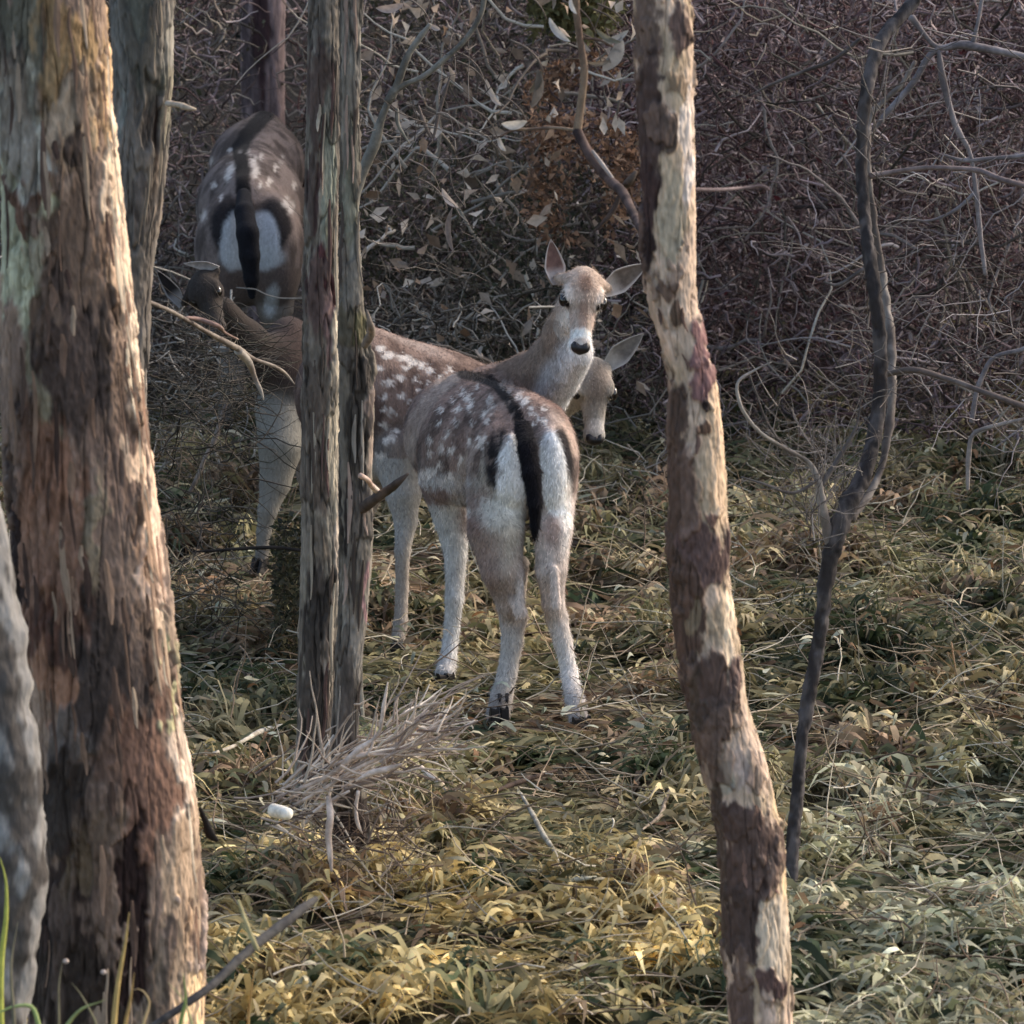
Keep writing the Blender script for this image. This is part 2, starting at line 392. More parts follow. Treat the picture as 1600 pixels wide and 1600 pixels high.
# pale eucalyptus, right of centre
pale = thing('pale_tree', P(1190, 1750, 11.2), 'slender cream and brown blotched eucalyptus trunk right of the deer', 'tree')
rows_pale = [(-60, 986, 1078), (0, 988, 1080), (80, 992, 1084), (200, 996, 1085), (300, 1000, 1088), (400, 1004, 1089), (480, 1010, 1091), (540, 1032, 1104), (600, 1050, 1122), (700, 1045, 1134),
             (800, 1045, 1140), (900, 1046, 1141), (1000, 1056, 1158), (1100, 1074, 1170), (1200, 1096, 1204), (1300, 1120, 1224), (1400, 1126, 1232), (1500, 1131, 1238), (1640, 1140, 1243)]
cream = (208, 176, 148)
pat_pale = [(1060, 45, 13, 34, (104, 80, 72), 0.3), (1010, 60, 26, 120, (122, 98, 84)), (1015, 190, 24, 110, (84, 64, 58), 0.1), (1045, 210, 16, 24, (88, 72, 62), 0.3), (1062, 130, 14, 24, (142, 116, 88), 0.2),
            (1008, 330, 18, 90, (72, 50, 48)), (1072, 200, 14, 70, (222, 200, 182)), (1075, 280, 13, 36, (226, 208, 196)), (1050, 330, 20, 70, (186, 166, 136)), (1012, 390, 16, 30, (52, 34, 32), 0.2),
            (1040, 450, 14, 16, (124, 96, 78), 0.2), (1060, 480, 11, 16, (104, 80, 62), 0.2), (1092, 540, 10, 40, (142, 98, 96), 0.4), (1100, 590, 16, 32, (138, 96, 92), 0.4), (1110, 628, 10, 10, (50, 38, 36), 0.3), (1062, 470, 5, 10, (120, 90, 70)),
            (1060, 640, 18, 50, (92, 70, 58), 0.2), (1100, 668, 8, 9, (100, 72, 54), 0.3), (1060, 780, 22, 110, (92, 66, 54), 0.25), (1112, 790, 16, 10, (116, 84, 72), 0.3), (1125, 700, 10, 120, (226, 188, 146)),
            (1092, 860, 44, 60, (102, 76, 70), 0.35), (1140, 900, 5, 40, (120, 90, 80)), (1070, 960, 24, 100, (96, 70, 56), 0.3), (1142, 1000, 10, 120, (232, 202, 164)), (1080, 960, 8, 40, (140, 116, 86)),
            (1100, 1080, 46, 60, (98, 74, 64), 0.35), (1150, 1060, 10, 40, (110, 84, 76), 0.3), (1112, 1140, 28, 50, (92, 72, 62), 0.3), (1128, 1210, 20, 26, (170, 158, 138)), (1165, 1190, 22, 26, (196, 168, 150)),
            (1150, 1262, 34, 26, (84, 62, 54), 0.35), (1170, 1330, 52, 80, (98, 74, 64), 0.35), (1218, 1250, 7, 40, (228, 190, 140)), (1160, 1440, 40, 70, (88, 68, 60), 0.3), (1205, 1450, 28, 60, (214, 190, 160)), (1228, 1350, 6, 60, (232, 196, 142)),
            (1200, 1525, 28, 20, (96, 70, 64), 0.4), (1155, 1570, 20, 60, (112, 88, 78), 0.2), (1195, 1580, 14, 50, (188, 160, 140)), (1050, 880, 14, 300, (96, 72, 58), 0.1), (1085, 1180, 12, 150, (88, 70, 56), 0.1), (1122, 1350, 14, 200, (96, 76, 62), 0.1)]  # left edge painted shaded brown, right edge painted sunlit, between the real blotches
trunk('trunk', rows_pale, 11.2, pale, M_smoothbark, make_painter((188, 160, 126), cream, (126, 98, 82), pat_pale, vs=34, st=0.5, plate_thr=0.64, wob=9, seed=8.0, streak=0.1, edge=0.15, wobf=18, gain=1.06), 0.014, n_ang=300, step_px=2.5, lumps=0.03, seed=8.0)

# grey stem at the very left, leaning in front of the big tree
gs = thing('leaning_tree', P(10, 1800, 10.6), 'leaning grey lichen coated stem at the lower left edge before the brown trunk', 'tree')
branch('trunk', [(-150, 200, 10.6, 46), (-100, 600, 10.6, 52), (-58, 800, 10.6, 58), (-30, 950, 10.6, 62), (-12, 1100, 10.6, 63), (4, 1230, 10.6, 62), (12, 1340, 10.6, 62), (6, 1450, 10.6, 58), (-14, 1600, 10.6, 56), (-20, 1760, 10.6, 64)],
       M_bark, gs, barkcol((84, 78, 74), (150, 146, 142), 26, 0.5, 0.1, 0.5), 160, 0.16, 0.006, 2.0, 22)

# grey tree behind it
gt = thing('grey_tree', P(205, 1530, 12.4), 'grey trunk with a dark hollow just behind the thick brown tree', 'tree')
rows_gt = [(-60, 172, 272), (0, 174, 272), (130, 178, 272), (200, 176, 263), (300, 172, 255), (350, 170, 248), (400, 168, 238), (470, 166, 233), (600, 168, 230), (800, 170, 232), (1100, 172, 236), (1530, 170, 240)]
pat_gt = [(238, 170, 14, 60, (46, 30, 24), -0.9), (225, 60, 40, 90, (88, 88, 78)), (190, 90, 10, 130, (122, 124, 118)), (268, 60, 6, 50, (142, 136, 124)), (262, 170, 8, 60, (134, 126, 106)), (230, 275, 30, 30, (146, 132, 116)), (240, 300, 12, 80, (138, 120, 104)), (215, 330, 14, 70, (84, 72, 68)), (222, 450, 20, 80, (100, 90, 82))]  # dark inside of the hollow painted over a shallow dent
trunk('trunk', rows_gt, 12.4, gt, M_bark, make_painter((112, 104, 96), (134, 126, 116), (98, 90, 82), pat_gt, vs=30, st=0.22, seed=15.0, wob=10), 0.014, n_ang=200, step_px=3, lumps=0.04, seed=15.0)
branch('branch_stub', [(262, 162, 12.3, 5), (280, 164, 12.25, 4.5), (296, 169, 12.2, 4), (306, 171, 12.2, 2)], M_twig, gt, barkcol((200, 180, 156), (176, 150, 122)), 8, 0.1, 0.006)

# twin trunks in the middle
tw = thing('slim_grey_tree', P(490, 1290, 13.7), 'slim grey trunk with maroon bark and right edge painted sunlit, left of the closest pair', 'tree')
rows_a = [(-60, 484, 540), (0, 484, 538), (150, 481, 534), (300, 478, 530), (430, 474, 529), (550, 472, 530), (740, 470, 531), (900, 467, 533), (1000, 466, 530), (1100, 464, 524), (1200, 459, 514), (1300, 452, 516)]
pat_a = [(500, 30, 18, 60, (96, 88, 80)), (500, 150, 18, 90, (78, 50, 48)), (515, 230, 12, 110, (124, 128, 114)), (488, 300, 10, 60, (76, 56, 54)), (512, 320, 14, 60, (130, 134, 118)), (498, 450, 24, 70, (84, 48, 51), 0.15), (512, 500, 8, 50, (132, 92, 94)),
         (523, 520, 7, 80, (188, 174, 150), 0.3), (490, 620, 24, 60, (70, 60, 52)), (522, 700, 8, 110, (160, 148, 126), 0.2), (498, 740, 18, 60, (98, 86, 76)), (497, 850, 18, 50, (106, 96, 84)), (529, 860, 5, 90, (176, 158, 138), 0.2), (495, 960, 26, 90, (62, 56, 52)), (490, 1130, 30, 120, (74, 66, 60)), (508, 1060, 6, 60, (150, 134, 120), 0.3)]  # narrow pale patches at the right edge paint the sunlit strip
trunk('trunk', rows_a, 13.7, tw, M_bark, make_painter((112, 102, 90), (130, 122, 108), (88, 78, 70), pat_a, vs=38, st=0.2, seed=21.0, wob=8, streak=0.6), 0.013, n_ang=160, step_px=2.5, lumps=0.06, seed=21.0)
tw2 = thing('slim_mossy_tree', P(550, 1400, 12.95), 'slim dark trunk with an olive moss patch, right one of the closest pair', 'tree')
rows_b = [(-60, 532, 568), (0, 532, 566), (200, 532, 562), (330, 532, 562), (420, 530, 566), (500, 530, 571), (560, 529, 580), (640, 530, 586), (740, 531, 582), (850, 532, 584), (950, 531, 578), (1050, 524, 566), (1150, 520, 562), (1250, 518, 572), (1330, 518, 580), (1420, 512, 590)]
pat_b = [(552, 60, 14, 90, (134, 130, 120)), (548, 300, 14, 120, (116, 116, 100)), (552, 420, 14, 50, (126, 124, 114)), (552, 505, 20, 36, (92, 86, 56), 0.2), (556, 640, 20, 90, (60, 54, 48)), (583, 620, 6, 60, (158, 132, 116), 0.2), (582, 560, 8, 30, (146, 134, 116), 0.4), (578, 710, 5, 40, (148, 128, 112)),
         (540, 800, 10, 70, (44, 38, 36)), (566, 800, 16, 60, (108, 100, 92)), (560, 900, 16, 80, (112, 104, 94)), (577, 930, 4, 60, (150, 112, 112)), (556, 1020, 14, 70, (120, 114, 106)), (545, 1130, 26, 100, (84, 78, 72)), (548, 1300, 30, 70, (52, 42, 40))]  # narrow light patches at the right edge paint a sun rim
trunk('trunk', rows_b, 12.95, tw2, M_bark, make_painter((106, 98, 86), (124, 116, 104), (80, 72, 66), pat_b, vs=42, st=0.2, seed=33.0, wob=8, streak=0.6), 0.013, n_ang=150, step_px=2.5, lumps=0.07, seed=33.0)
branch('branch_stub', [(556, 804, 12.96, 6), (572, 790, 12.90, 9), (592, 775, 12.80, 8), (612, 762, 12.75, 7), (626, 750, 12.70, 5), (638, 740, 12.70, 2)], M_twig, tw2, barkcol((66, 56, 52), (92, 78, 70)), 10, 0.15, 0.006)
branch('branch_stub', [(590, 768, 12.80, 5), (580, 758, 12.75, 4.5), (572, 748, 12.70, 4), (563, 743, 12.68, 4.5)], M_twig, tw2, barkcol((196, 160, 140), (226, 206, 190)), 8, 0.05, 0.006)
branch('branch_stub', [(570, 540, 12.90, 6), (580, 520, 12.85, 7), (577, 500, 12.80, 4), (573, 484, 12.80, 1)], M_twig, tw2, barkcol((150, 134, 122), (128, 114, 102)), 8, 0.15, 0.006)

# background trunk behind the far deer
bt = thing('distant_purple_tree', P(410, 600, 21.5), 'dim purplish trunk rising straight up behind the farthest deer', 'tree')
trunk('trunk', [(-60, 374, 448), (100, 376, 446), (200, 374, 448), (600, 370, 455)], 21.5, bt, M_bark, make_painter((134, 114, 114), (150, 130, 130), (120, 104, 104), [(410, 50, 14, 120, (72, 50, 52)), (385, 80, 10, 120, (96, 80, 82))], vs=20, st=0.15, seed=41.0, wob=8), 0.02, n_ang=60, step_px=6, lumps=0.05, seed=41.0)

# loose bark strips on the trunks (parts of the trees)
def strips(parent, edge_rows, depth, n, pal, side=1, wpx=(5, 14), lpx=(30, 110), yr=(0, 1600), name='bark_strip', inset=(0.0, 0.9)):
    er = np.array(edge_rows, float)
    for i in range(n):
        py = random.uniform(*yr); L = random.uniform(*lpx); w = random.uniform(*wpx)
        u = random.uniform(*inset) if side != 0 else random.uniform(-0.85, 0.9)
        u = u * (side if side else 1)
        k = 9; pts = []
        off = random.uniform(1, 4)
        for j in range(k):
            t = j / (k - 1); y = py + (t - 0.5) * L
            xl = np.interp(y, er[:, 0], er[:, 1]); xr = np.interp(y, er[:, 0], er[:, 2])
            cx = (xl + xr) / 2; r = (xr - xl) / 2
            a = math.asin(max(-0.98, min(0.98, u)))
            rr = r + 1.5 + off * (abs(t - 0.4) * 2) ** 2 * random.uniform(0.8, 1.2)
            c = P(cx, y, depth)
            n_ = np.array([math.sin(a), -math.cos(a), 0]); tn = np.array([math.cos(a), math.sin(a), 0])
            p = c + n_ * rr * PX(depth) + tn * math.sin(t * 5 + i) * 1.5 * PX(depth)
            ww = w * 0.5 * (math.sin(math.pi * min(max(t * 0.9 + 0.07, 0), 1)) ** 0.6) * random.uniform(0.8, 1.15) * PX(depth)
            pts.append((p - tn * ww, p + n_ * 1.2 * PX(depth), p + tn * ww, p - n_ * 1.2 * PX(depth)))
        v = np.array(pts).reshape(-1, 3)
        idx = np.arange(k * 4).reshape(k, 4); jn = np.roll(idx, -1, 1)
        f = np.stack([idx[:-1], jn[:-1], jn[1:], idx[1:]], -1).reshape(-1, 4)
        f = np.concatenate([f, idx[:1], idx[-1:, ::-1]])
        c = lin(random.choice(pal)) * random.uniform(0.75, 1.15)
        col = np.repeat(c[None], len(v), 0) * (0.7 + 0.6 * fbm(v * 90, 2))[:, None]
        mesh(name, v, f, M_bark, parent, col, smooth=False)
strips(big, rows_big, 10.97, 34, [(214, 178, 142), (190, 150, 118), (150, 112, 88), (226, 204, 172)], 1, (5, 13), (40, 150), (60, 1580), inset=(0.82, 0.99))
strips(big, rows_big, 10.97, 80, [(150, 118, 94), (120, 92, 74), (96, 74, 62), (164, 140, 116), (78, 58, 50)], 0, (4, 13), (30, 140), (0, 1600))
strips(pale, rows_pale, 11.2, 10, [(196, 166, 132), (140, 104, 88), (120, 92, 80)], 0, (4, 9), (14, 40), (420, 1580))
strips(gt, rows_gt, 12.38, 12, [(140, 126, 108), (120, 108, 96), (96, 88, 80)], 1, (4, 9), (40, 120), (0, 420), inset=(0.3, 0.97))
strips(tw, rows_a, 13.7, 22, [(176, 162, 142), (150, 140, 124), (90, 68, 64), (88, 76, 68)], 1, (3, 8), (40, 150), (0, 1180), inset=(-0.4, 0.98))
strips(tw2, rows_b, 12.95, 24, [(150, 142, 132), (124, 116, 106), (160, 136, 122), (76, 66, 60)], 0, (3, 8), (40, 140), (0, 1180))

# dark thin tree on the right
dt = thing('dark_thin_tree', P(1236, 1420, 12.95), 'thin crooked near-black stem standing right of the cream trunk', 'tree')
dk = barkcol((52, 47, 48), (88, 82, 82), 40, 0.52, 0.1, 0.5)
gk = barkcol((104, 96, 92), (74, 66, 64), 40, 0.5, 0.15, 0.4)
branch('trunk', [(1470, -60, 13.3, 9.1), (1425, 5, 13.3, 9.9), (1378, 62, 13.25, 10.6), (1353, 150, 13.2, 9.9), (1346, 250, 13.2, 9.1), (1352, 350, 13.15, 9.9), (1366, 450, 13.1, 10.6), (1376, 550, 13.1, 10.6), (1371, 650, 13.1, 11.4), (1352, 735, 13.05, 12.8), (1312, 820, 13.0, 15.1), (1292, 900, 13.0, 12.8), (1280, 1000, 13.0, 10.6), (1264, 1085, 13.0, 11.4), (1254, 1150, 12.98, 9.9), (1245, 1250, 12.97, 10.6), (1236, 1350, 12.95, 11.4), (1232, 1440, 12.95, 13.6)],
       M_bark, dt, dk, 28, 0.3, 0.005, 3.0, 70)
branch('stem', [(1330, 812, 13.02, 6.0), (1372, 745, 13.1, 6.0), (1392, 640, 13.15, 6.8), (1392, 540, 13.2, 7.5), (1380, 440, 13.25, 6.8), (1364, 330, 13.25, 5.2), (1356, 240, 13.25, 4.5), (1362, 180, 13.3, 4.5), (1410, 130, 13.3, 4.5), (1430, 96, 13.3, 3.0)], M_twig, dt, barkcol((140, 132, 126), (96, 86, 82), 40, 0.5, 0.15, 0.4), 12, 0.55, 0.008, 4.0, 44)
branch('stem', [(1300, 880, 13.0, 5), (1293, 830, 12.99, 8), (1284, 790, 12.98, 8), (1276, 745, 12.98, 6), (1268, 728, 12.98, 4), (1225, 700, 12.95, 3.2), (1180, 668, 12.9, 3), (1156, 630, 12.88, 3), (1152, 600, 12.88, 2.6), (1180, 578, 12.9, 2.2), (1205, 566, 12.9, 1.2)], M_twig, dt, barkcol((108, 98, 92), (150, 142, 134)), 8, 0.35, 0.008)
branch('twig', [(1282, 760, 12.98, 5), (1320, 700, 13.0, 3.5), (1340, 660, 13.0, 2), (1345, 620, 13.0, 1)], M_twig, dt, gk, 7, 0.15, 0.01)
branch('twig', [(1285, 745, 12.98, 3), (1240, 770, 12.95, 2.5), (1190, 755, 12.93, 2), (1158, 745, 12.93, 1)], M_twig, dt, gk, 7, 0.15, 0.01)
branch('twig', [(1225, 700, 12.95, 2), (1196, 655, 12.93, 2), (1180, 610, 12.92, 1.6), (1172, 590, 12.92, 1)], M_twig, dt, gk, 7, 0.15, 0.01)
branch('twig', [(1350, 420, 13.1, 3), (1300, 445, 13.1, 2.4), (1288, 440, 13.1, 1.5)], M_twig, dt, gk, 7, 0.15, 0.01)
branch('branch', [(1358, 275, 13.2, 5), (1400, 268, 13.2, 4), (1470, 262, 13.1, 4), (1520, 265, 13.1, 4.5), (1570, 282, 13.0, 4.5), (1640, 300, 13.0, 5)], M_twig, dt, barkcol((140, 122, 118), (116, 100, 98)), 9, 0.15, 0.01)
branch('branch', [(1382, 585, 13.15, 5), (1430, 578, 13.1, 5), (1480, 592, 13.1, 4.5), (1530, 610, 13.0, 4.5), (1640, 650, 13.0, 6)], M_twig, dt, barkcol((120, 108, 100), (96, 84, 80)), 9, 0.15, 0.01)
branch('branch', [(1345, 60, 13.3, 3), (1300, 95, 13.3, 3.4), (1260, 110, 13.3, 3), (1210, 130, 13.3, 2.2), (1170, 150, 13.3, 1)], M_twig, dt, gk, 7, 0.15, 0.01)

def twig_cloud(parent, n, xr, yr, dr_, L, r, pal, up=0.5, k=6, wander=0.5, name='fine_twigs'):
    s0 = P(rng.uniform(*xr, n), rng.uniform(*yr, n), rng.uniform(*dr_, n))
    d = rng.normal(0, 1, (n, 3)) * np.array([1, 0.5, 0.8]); d[:, 2] += up
    pth = walks(s0, d, rng.uniform(*L, n), k, wander)
    o = joined(name, [tubes_bulk(pth, np.linspace(1, 0.3, k)[None] * rng.uniform(*r, n)[:, None], rand_pal(n, pal, 0.25), 4)], M_twig, parent); o['kind'] = 'stuff'; return o
gp = [(120, 110, 104), (96, 86, 80), (146, 136, 128), (74, 66, 62)]
twig_cloud(dt, 130, (1255, 1320), (700, 860), (12.9, 13.3), (0.06, 0.22), (0.0007, 0.002), gp, 1.0)
twig_cloud(dt, 110, (1160, 1400), (560, 760), (12.9, 13.4), (0.06, 0.2), (0.0006, 0.0016), gp, 0.3)
twig_cloud(dt, 90, (1345, 1385), (60, 620), (13.1, 13.35), (0.08, 0.3), (0.0008, 0.0022), gp, 0.5)
# bare grey shrub entering from the right edge
rs = thing('bare_shrub', P(1680, 1010, 15.4), 'bare pale grey shrub reaching in from the right edge', 'shrub')
rc = barkcol((134, 126, 128), (104, 96, 98))
branch('stem', [(1690, 1010, 15.4, 12), (1700, 700, 15.4, 11), (1680, 400, 15.4, 10), (1690, 100, 15.4, 9), (1700, -80, 15.4, 8)], M_twig, rs, rc, 12, 0.15, 0.02)
branch('branch', [(1690, 110, 15.4, 7), (1600, 88, 15.4, 5.5), (1550, 78, 15.4, 6), (1500, 70, 15.4, 7), (1466, 74, 15.4, 4.5), (1440, 48, 15.4, 4), (1424, 26, 15.4, 6)], M_twig, rs, rc, 9, 0.2, 0.01)
branch('branch', [(1466, 74, 15.4, 5), (1450, 90, 15.4, 5), (1430, 125, 15.4, 5), (1405, 155, 15.4, 5), (1375, 190, 15.4, 4), (1362, 210, 15.4, 2)], M_twig, rs, rc, 8, 0.2, 0.01)
branch('branch', [(1466, 78, 15.4, 4), (1475, 130, 15.4, 6), (1485, 170, 15.4, 4.5), (1500, 210, 15.4, 5), (1512, 230, 15.4, 3.5), (1525, 300, 15.4, 4), (1532, 370, 15.4, 4), (1540, 430, 15.4, 3)], M_twig, rs, rc, 8, 0.2, 0.01)
branch('branch', [(1690, 225, 15.4, 5), (1600, 243, 15.4, 4), (1545, 248, 15.4, 4), (1500, 250, 15.4, 3.5), (1475, 242, 15.4, 2)], M_twig, rs, rc, 8, 0.2, 0.01)
branch('branch', [(1520, 70, 15.4, 4), (1528, 35, 15.4, 3), (1534, 0, 15.4, 3), (1540, -60, 15.4, 3)], M_twig, rs, rc, 8, 0.2, 0.01)
branch('branch', [(1690, 640, 15.4, 7), (1600, 655, 15.4, 3), (1560, 664, 15.4, 3.5), (1520, 680, 15.4, 3.5), (1514, 710, 15.4, 4), (1512, 765, 15.4, 3)], M_twig, rs, barkcol((150, 140, 134), (120, 112, 108)), 8, 0.2, 0.01)
branch('branch', [(1690, 480, 15.4, 6), (1600, 545, 15.4, 4), (1552, 560, 15.4, 4), (1530, 600, 15.4, 4), (1518, 660, 15.4, 4)], M_twig, rs, rc, 8, 0.2, 0.01)
branch('branch', [(1525, 300, 15.4, 3.5), (1490, 330, 15.4, 3), (1450, 345, 15.4, 2), (1410, 340, 15.4, 1)], M_twig, rs, rc, 7, 0.2, 0.01)

twig_cloud(rs, 160, (1420, 1600), (40, 700), (15.2, 15.7), (0.08, 0.35), (0.0008, 0.0026), gp + [(150, 142, 144)], 0.3)
# leafy vine / dead branch hooked on the pale tree
vn = thing('hanging_branch', P(1012, 385, 11.95), 'brown forked dead branch leaning against the left of the cream trunk', 'branch')
vc = barkcol((142, 120, 96), (104, 82, 68))
branch('branch', [(898, -60, 12.2, 7), (900, 10, 12.2, 6), (906, 60, 12.2, 5.5), (913, 110, 12.2, 6), (908, 160, 12.2, 6), (902, 205, 12.2, 7)], M_twig, vn, vc, 10, 0.12, 0.008)
branch('branch', [(902, 205, 12.2, 8), (920, 240, 12.15, 8), (945, 272, 12.1, 8), (972, 300, 11.9, 8), (990, 335, 11.7, 7), (1012, 375, 11.3, 10)], M_twig, vn, barkcol((54, 40, 38), (92, 72, 66)), 10, 0.15, 0.008)
branch('twig', [(926, 236, 12.13, 2.5), (945, 262, 12.08, 3.5), (958, 280, 12.06, 2.5), (964, 290, 12.05, 1)], M_twig, vn, barkcol((196, 184, 176), (160, 146, 136)), 7, 0.1, 0.006)
branch('twig', [(970, 300, 12.05, 4), (960, 325, 12.05, 4), (945, 345, 12.05, 3), (925, 365, 12.05, 1)], M_twig, vn, barkcol((60, 46, 44), (80, 66, 60)), 7, 0.1, 0.008)
branch('twig', [(976, 290, 12.03, 5), (986, 280, 12.0, 6), (994, 268, 12.0, 3)], M_twig, vn, barkcol((56, 44, 42), (90, 76, 66)), 7, 0.1, 0.006)

# deadfall branch left: from the grey tree to the right
lb = thing('dead_twig_branch', P(300, 900, 13.1), 'thin pale dead branch crossing in front of the farthest deer', 'branch')
lc = barkcol((150, 138, 126), (112, 100, 92))
branch('branch', [(228, 470, 12.6, 3.5), (262, 484, 12.7, 3.2), (300, 505, 12.9, 3.4), (335, 525, 13.1, 3.8), (372, 545, 13.2, 5), (400, 562, 13.3, 3), (432, 574, 13.35, 2.6), (452, 590, 13.4, 2), (460, 600, 13.4, 1)], M_twig, lb, lc, 8, 0.12, 0.006)
branch('twig', [(372, 548, 13.2, 7), (388, 565, 13.25, 6), (400, 595, 13.3, 4), (408, 612, 13.3, 3), (412, 625, 13.3, 1)], M_twig, lb, barkcol((164, 156, 146), (136, 124, 116)), 8, 0.12, 0.006)
branch('twig', [(290, 496, 12.85, 2), (315, 500, 12.9, 4), (330, 505, 12.9, 4), (352, 520, 13.0, 2), (372, 530, 13.1, 1)], M_twig, lb, barkcol((164, 140, 128), (140, 112, 104)), 8, 0.12, 0.006)

# sapling with curving pale branches right of the twin trunks
sp = thing('forked_sapling', P(560, 1200, 14.4), 'thin grey sapling forking upwards just right of the twin trunks', 'sapling')
sc_ = barkcol((128, 124, 114), (94, 90, 82), 30)
branch('stem', [(566, 1200, 14.5, 6), (556, 900, 14.55, 6), (548, 600, 14.55, 6), (545, 470, 14.5, 7), (548, 380, 14.5, 7), (552, 320, 14.5, 9), (566, 270, 14.5, 8), (585, 225, 14.5, 9), (598, 180, 14.5, 6), (606, 160, 14.5, 5)], M_twig, sp, sc_, 10, 0.2, 0.01)
branch('branch', [(606, 160, 14.5, 7), (618, 140, 14.5, 7), (630, 133, 14.5, 5), (660, 120, 14.5, 4.5), (695, 92, 14.5, 4.5), (730, 58, 14.5, 4), (750, 25, 14.5, 4), (758, -60, 14.5, 4)], M_twig, sp, sc_, 8, 0.12, 0.008)
branch('branch', [(612, 155, 14.5, 6), (625, 120, 14.5, 6), (640, 82, 14.5, 5), (655, 60, 14.5, 5), (672, 38, 14.5, 3)], M_twig, sp, sc_, 8, 0.2, 0.008)
branch('branch', [(545, 440, 14.5, 5), (540, 380, 14.5, 5), (542, 330, 14.5, 3.5), (556, 285, 14.5, 3)], M_twig, sp, sc_, 8, 0.2, 0.008)
branch('branch', [(553, 120, 14.3, 5), (548, 60, 14.3, 6), (545, 30, 14.3, 4), (558, 0, 14.3, 3), (565, -60, 14.3, 3)], M_twig, sp, barkcol((160, 154, 142), (120, 112, 102)), 8, 0.2, 0.008)
branch('twig', [(620, 170, 14.5, 3.5), (622, 195, 14.5, 3), (632, 212, 14.5, 2), (640, 225, 14.5, 1)], M_twig, sp, sc_, 7, 0.2, 0.008)
branch('twig', [(654, 165, 14.6, 1.5), (662, 190, 14.6, 3), (675, 215, 14.6, 2), (685, 180, 14.6, 3), (700, 130, 14.6, 2), (704, 118, 14.6, 1)], M_twig, sp, barkcol((120, 106, 100), (98, 86, 80)), 7, 0.2, 0.008)
twig_cloud(sp, 90, (545, 760), (60, 440), (14.4, 14.8), (0.08, 0.3), (0.0007, 0.002), gp, 0.4)
# pale curled dead leaves caught in the twigs
def curled_leaf(px, py, d, L, W, ang, col, parent, bend=0.5):
    k = 9; c = P(px, py, d); s = PX(d); a = math.radians(ang)
    ax = RT * math.cos(a) + UP * math.sin(a); sx = -RT * math.sin(a) + UP * math.cos(a); fz = -FW
    v = []
    for i in range(k):
        t = i / (k - 1) - 0.5; w = W * 0.5 * (max(0, 1 - (2 * t) ** 2)) ** 0.7 + 0.5
        p = c + ax * t * L * s + sx * bend * (t * t) * L * s * 0.9
        for u, zz in ((-1, 0.45), (-0.5, 0.1), (0, 0), (0.5, 0.1), (1, 0.45)):
            v.append(p + sx * u * w * s + fz * (zz * w * s + t * L * 0.3 * s))
    v = np.array(v); idx = np.arange(k * 5).reshape(k, 5)
    e = 1 if ang % 180 < 90 else -1
    x0 = px - math.cos(a) * L * 0.5; y0 = py + math.sin(a) * L * 0.5
    if y0 > py: x0 = 2 * px - x0; y0 = 2 * py - y0
    branch('twig', [(x0, y0, d, 0.9), (x0 - 6, y0 - 16, d, 1.1), (x0 - 22, y0 - 34, d, 1.4), (x0 - 50, y0 - 48, d + 0.02, 1.6)], M_twig, parent, barkcol((120, 106, 96), (92, 80, 72)), 5, 0.1, 0.012)
    f = np.stack([idx[:-1, :-1], idx[1:, :-1], idx[1:, 1:], idx[:-1, 1:]], -1).reshape(-1, 4)
    return mesh('leaf', v, f, M_leaf, parent, np.repeat(lin(col)[None], len(v), 0) * (0.8 + 0.4 * fbm(v * 120, 2))[:, None])
for a in [(700, 312, 14.6, 40, 9, -50, (206, 184, 168)), (764, 140, 14.6, 32, 8, -62, (176, 164, 152)), (772, 155, 14.6, 30, 7, -55, (186, 172, 160)),
          (610, 14, 14.5, 44, 12, 8, (168, 150, 142)), (556, 108, 14.3, 40, 10, -80, (186, 178, 168)), (590, 146, 14.5, 26, 10, 60, (150, 136, 124)), (700, 360, 14.7, 70, 8, -88, (120, 106, 98)), (680, 44, 14.6, 16, 7, -30, (170, 156, 148))]:
    curled_leaf(*a, sp)
for a in [(804, 196, 12.3, 40, 13, 5, (206, 196, 182)), (782, 226, 12.3, 26, 7, -65, (196, 184, 170)), (870, 50, 12.3, 50, 10, -50, (188, 184, 178)), (962, 88, 12.2, 60, 20, 60, (146, 144, 142)), (960, 62, 12.2, 50, 10, 20, (160, 160, 158)),
          (936, 100, 12.2, 36, 6, 5, (132, 118, 100)), (948, 60, 12.2, 44, 8, -30, (120, 116, 96)), (893, 10, 12.15, 28, 6, -70, (214, 206, 196)), (840, 130, 12.3, 40, 10, 62, (104, 98, 84)), (842, 140, 12.3, 60, 14, 80, (116, 108, 100))]:
    curled_leaf(*a, vn)
branch('twig', [(905, 205, 12.2, 3), (870, 200, 12.25, 2.5), (830, 202, 12.3, 2.5), (800, 204, 12.3, 2), (778, 215, 12.3, 1)], M_twig, vn, vc, 7, 0.1, 0.008)
branch('twig', [(912, 60, 12.2, 2), (935, 62, 12.2, 2), (955, 72, 12.2, 1.5), (972, 78, 12.2, 1)], M_twig, vn, vc, 7, 0.1, 0.008)

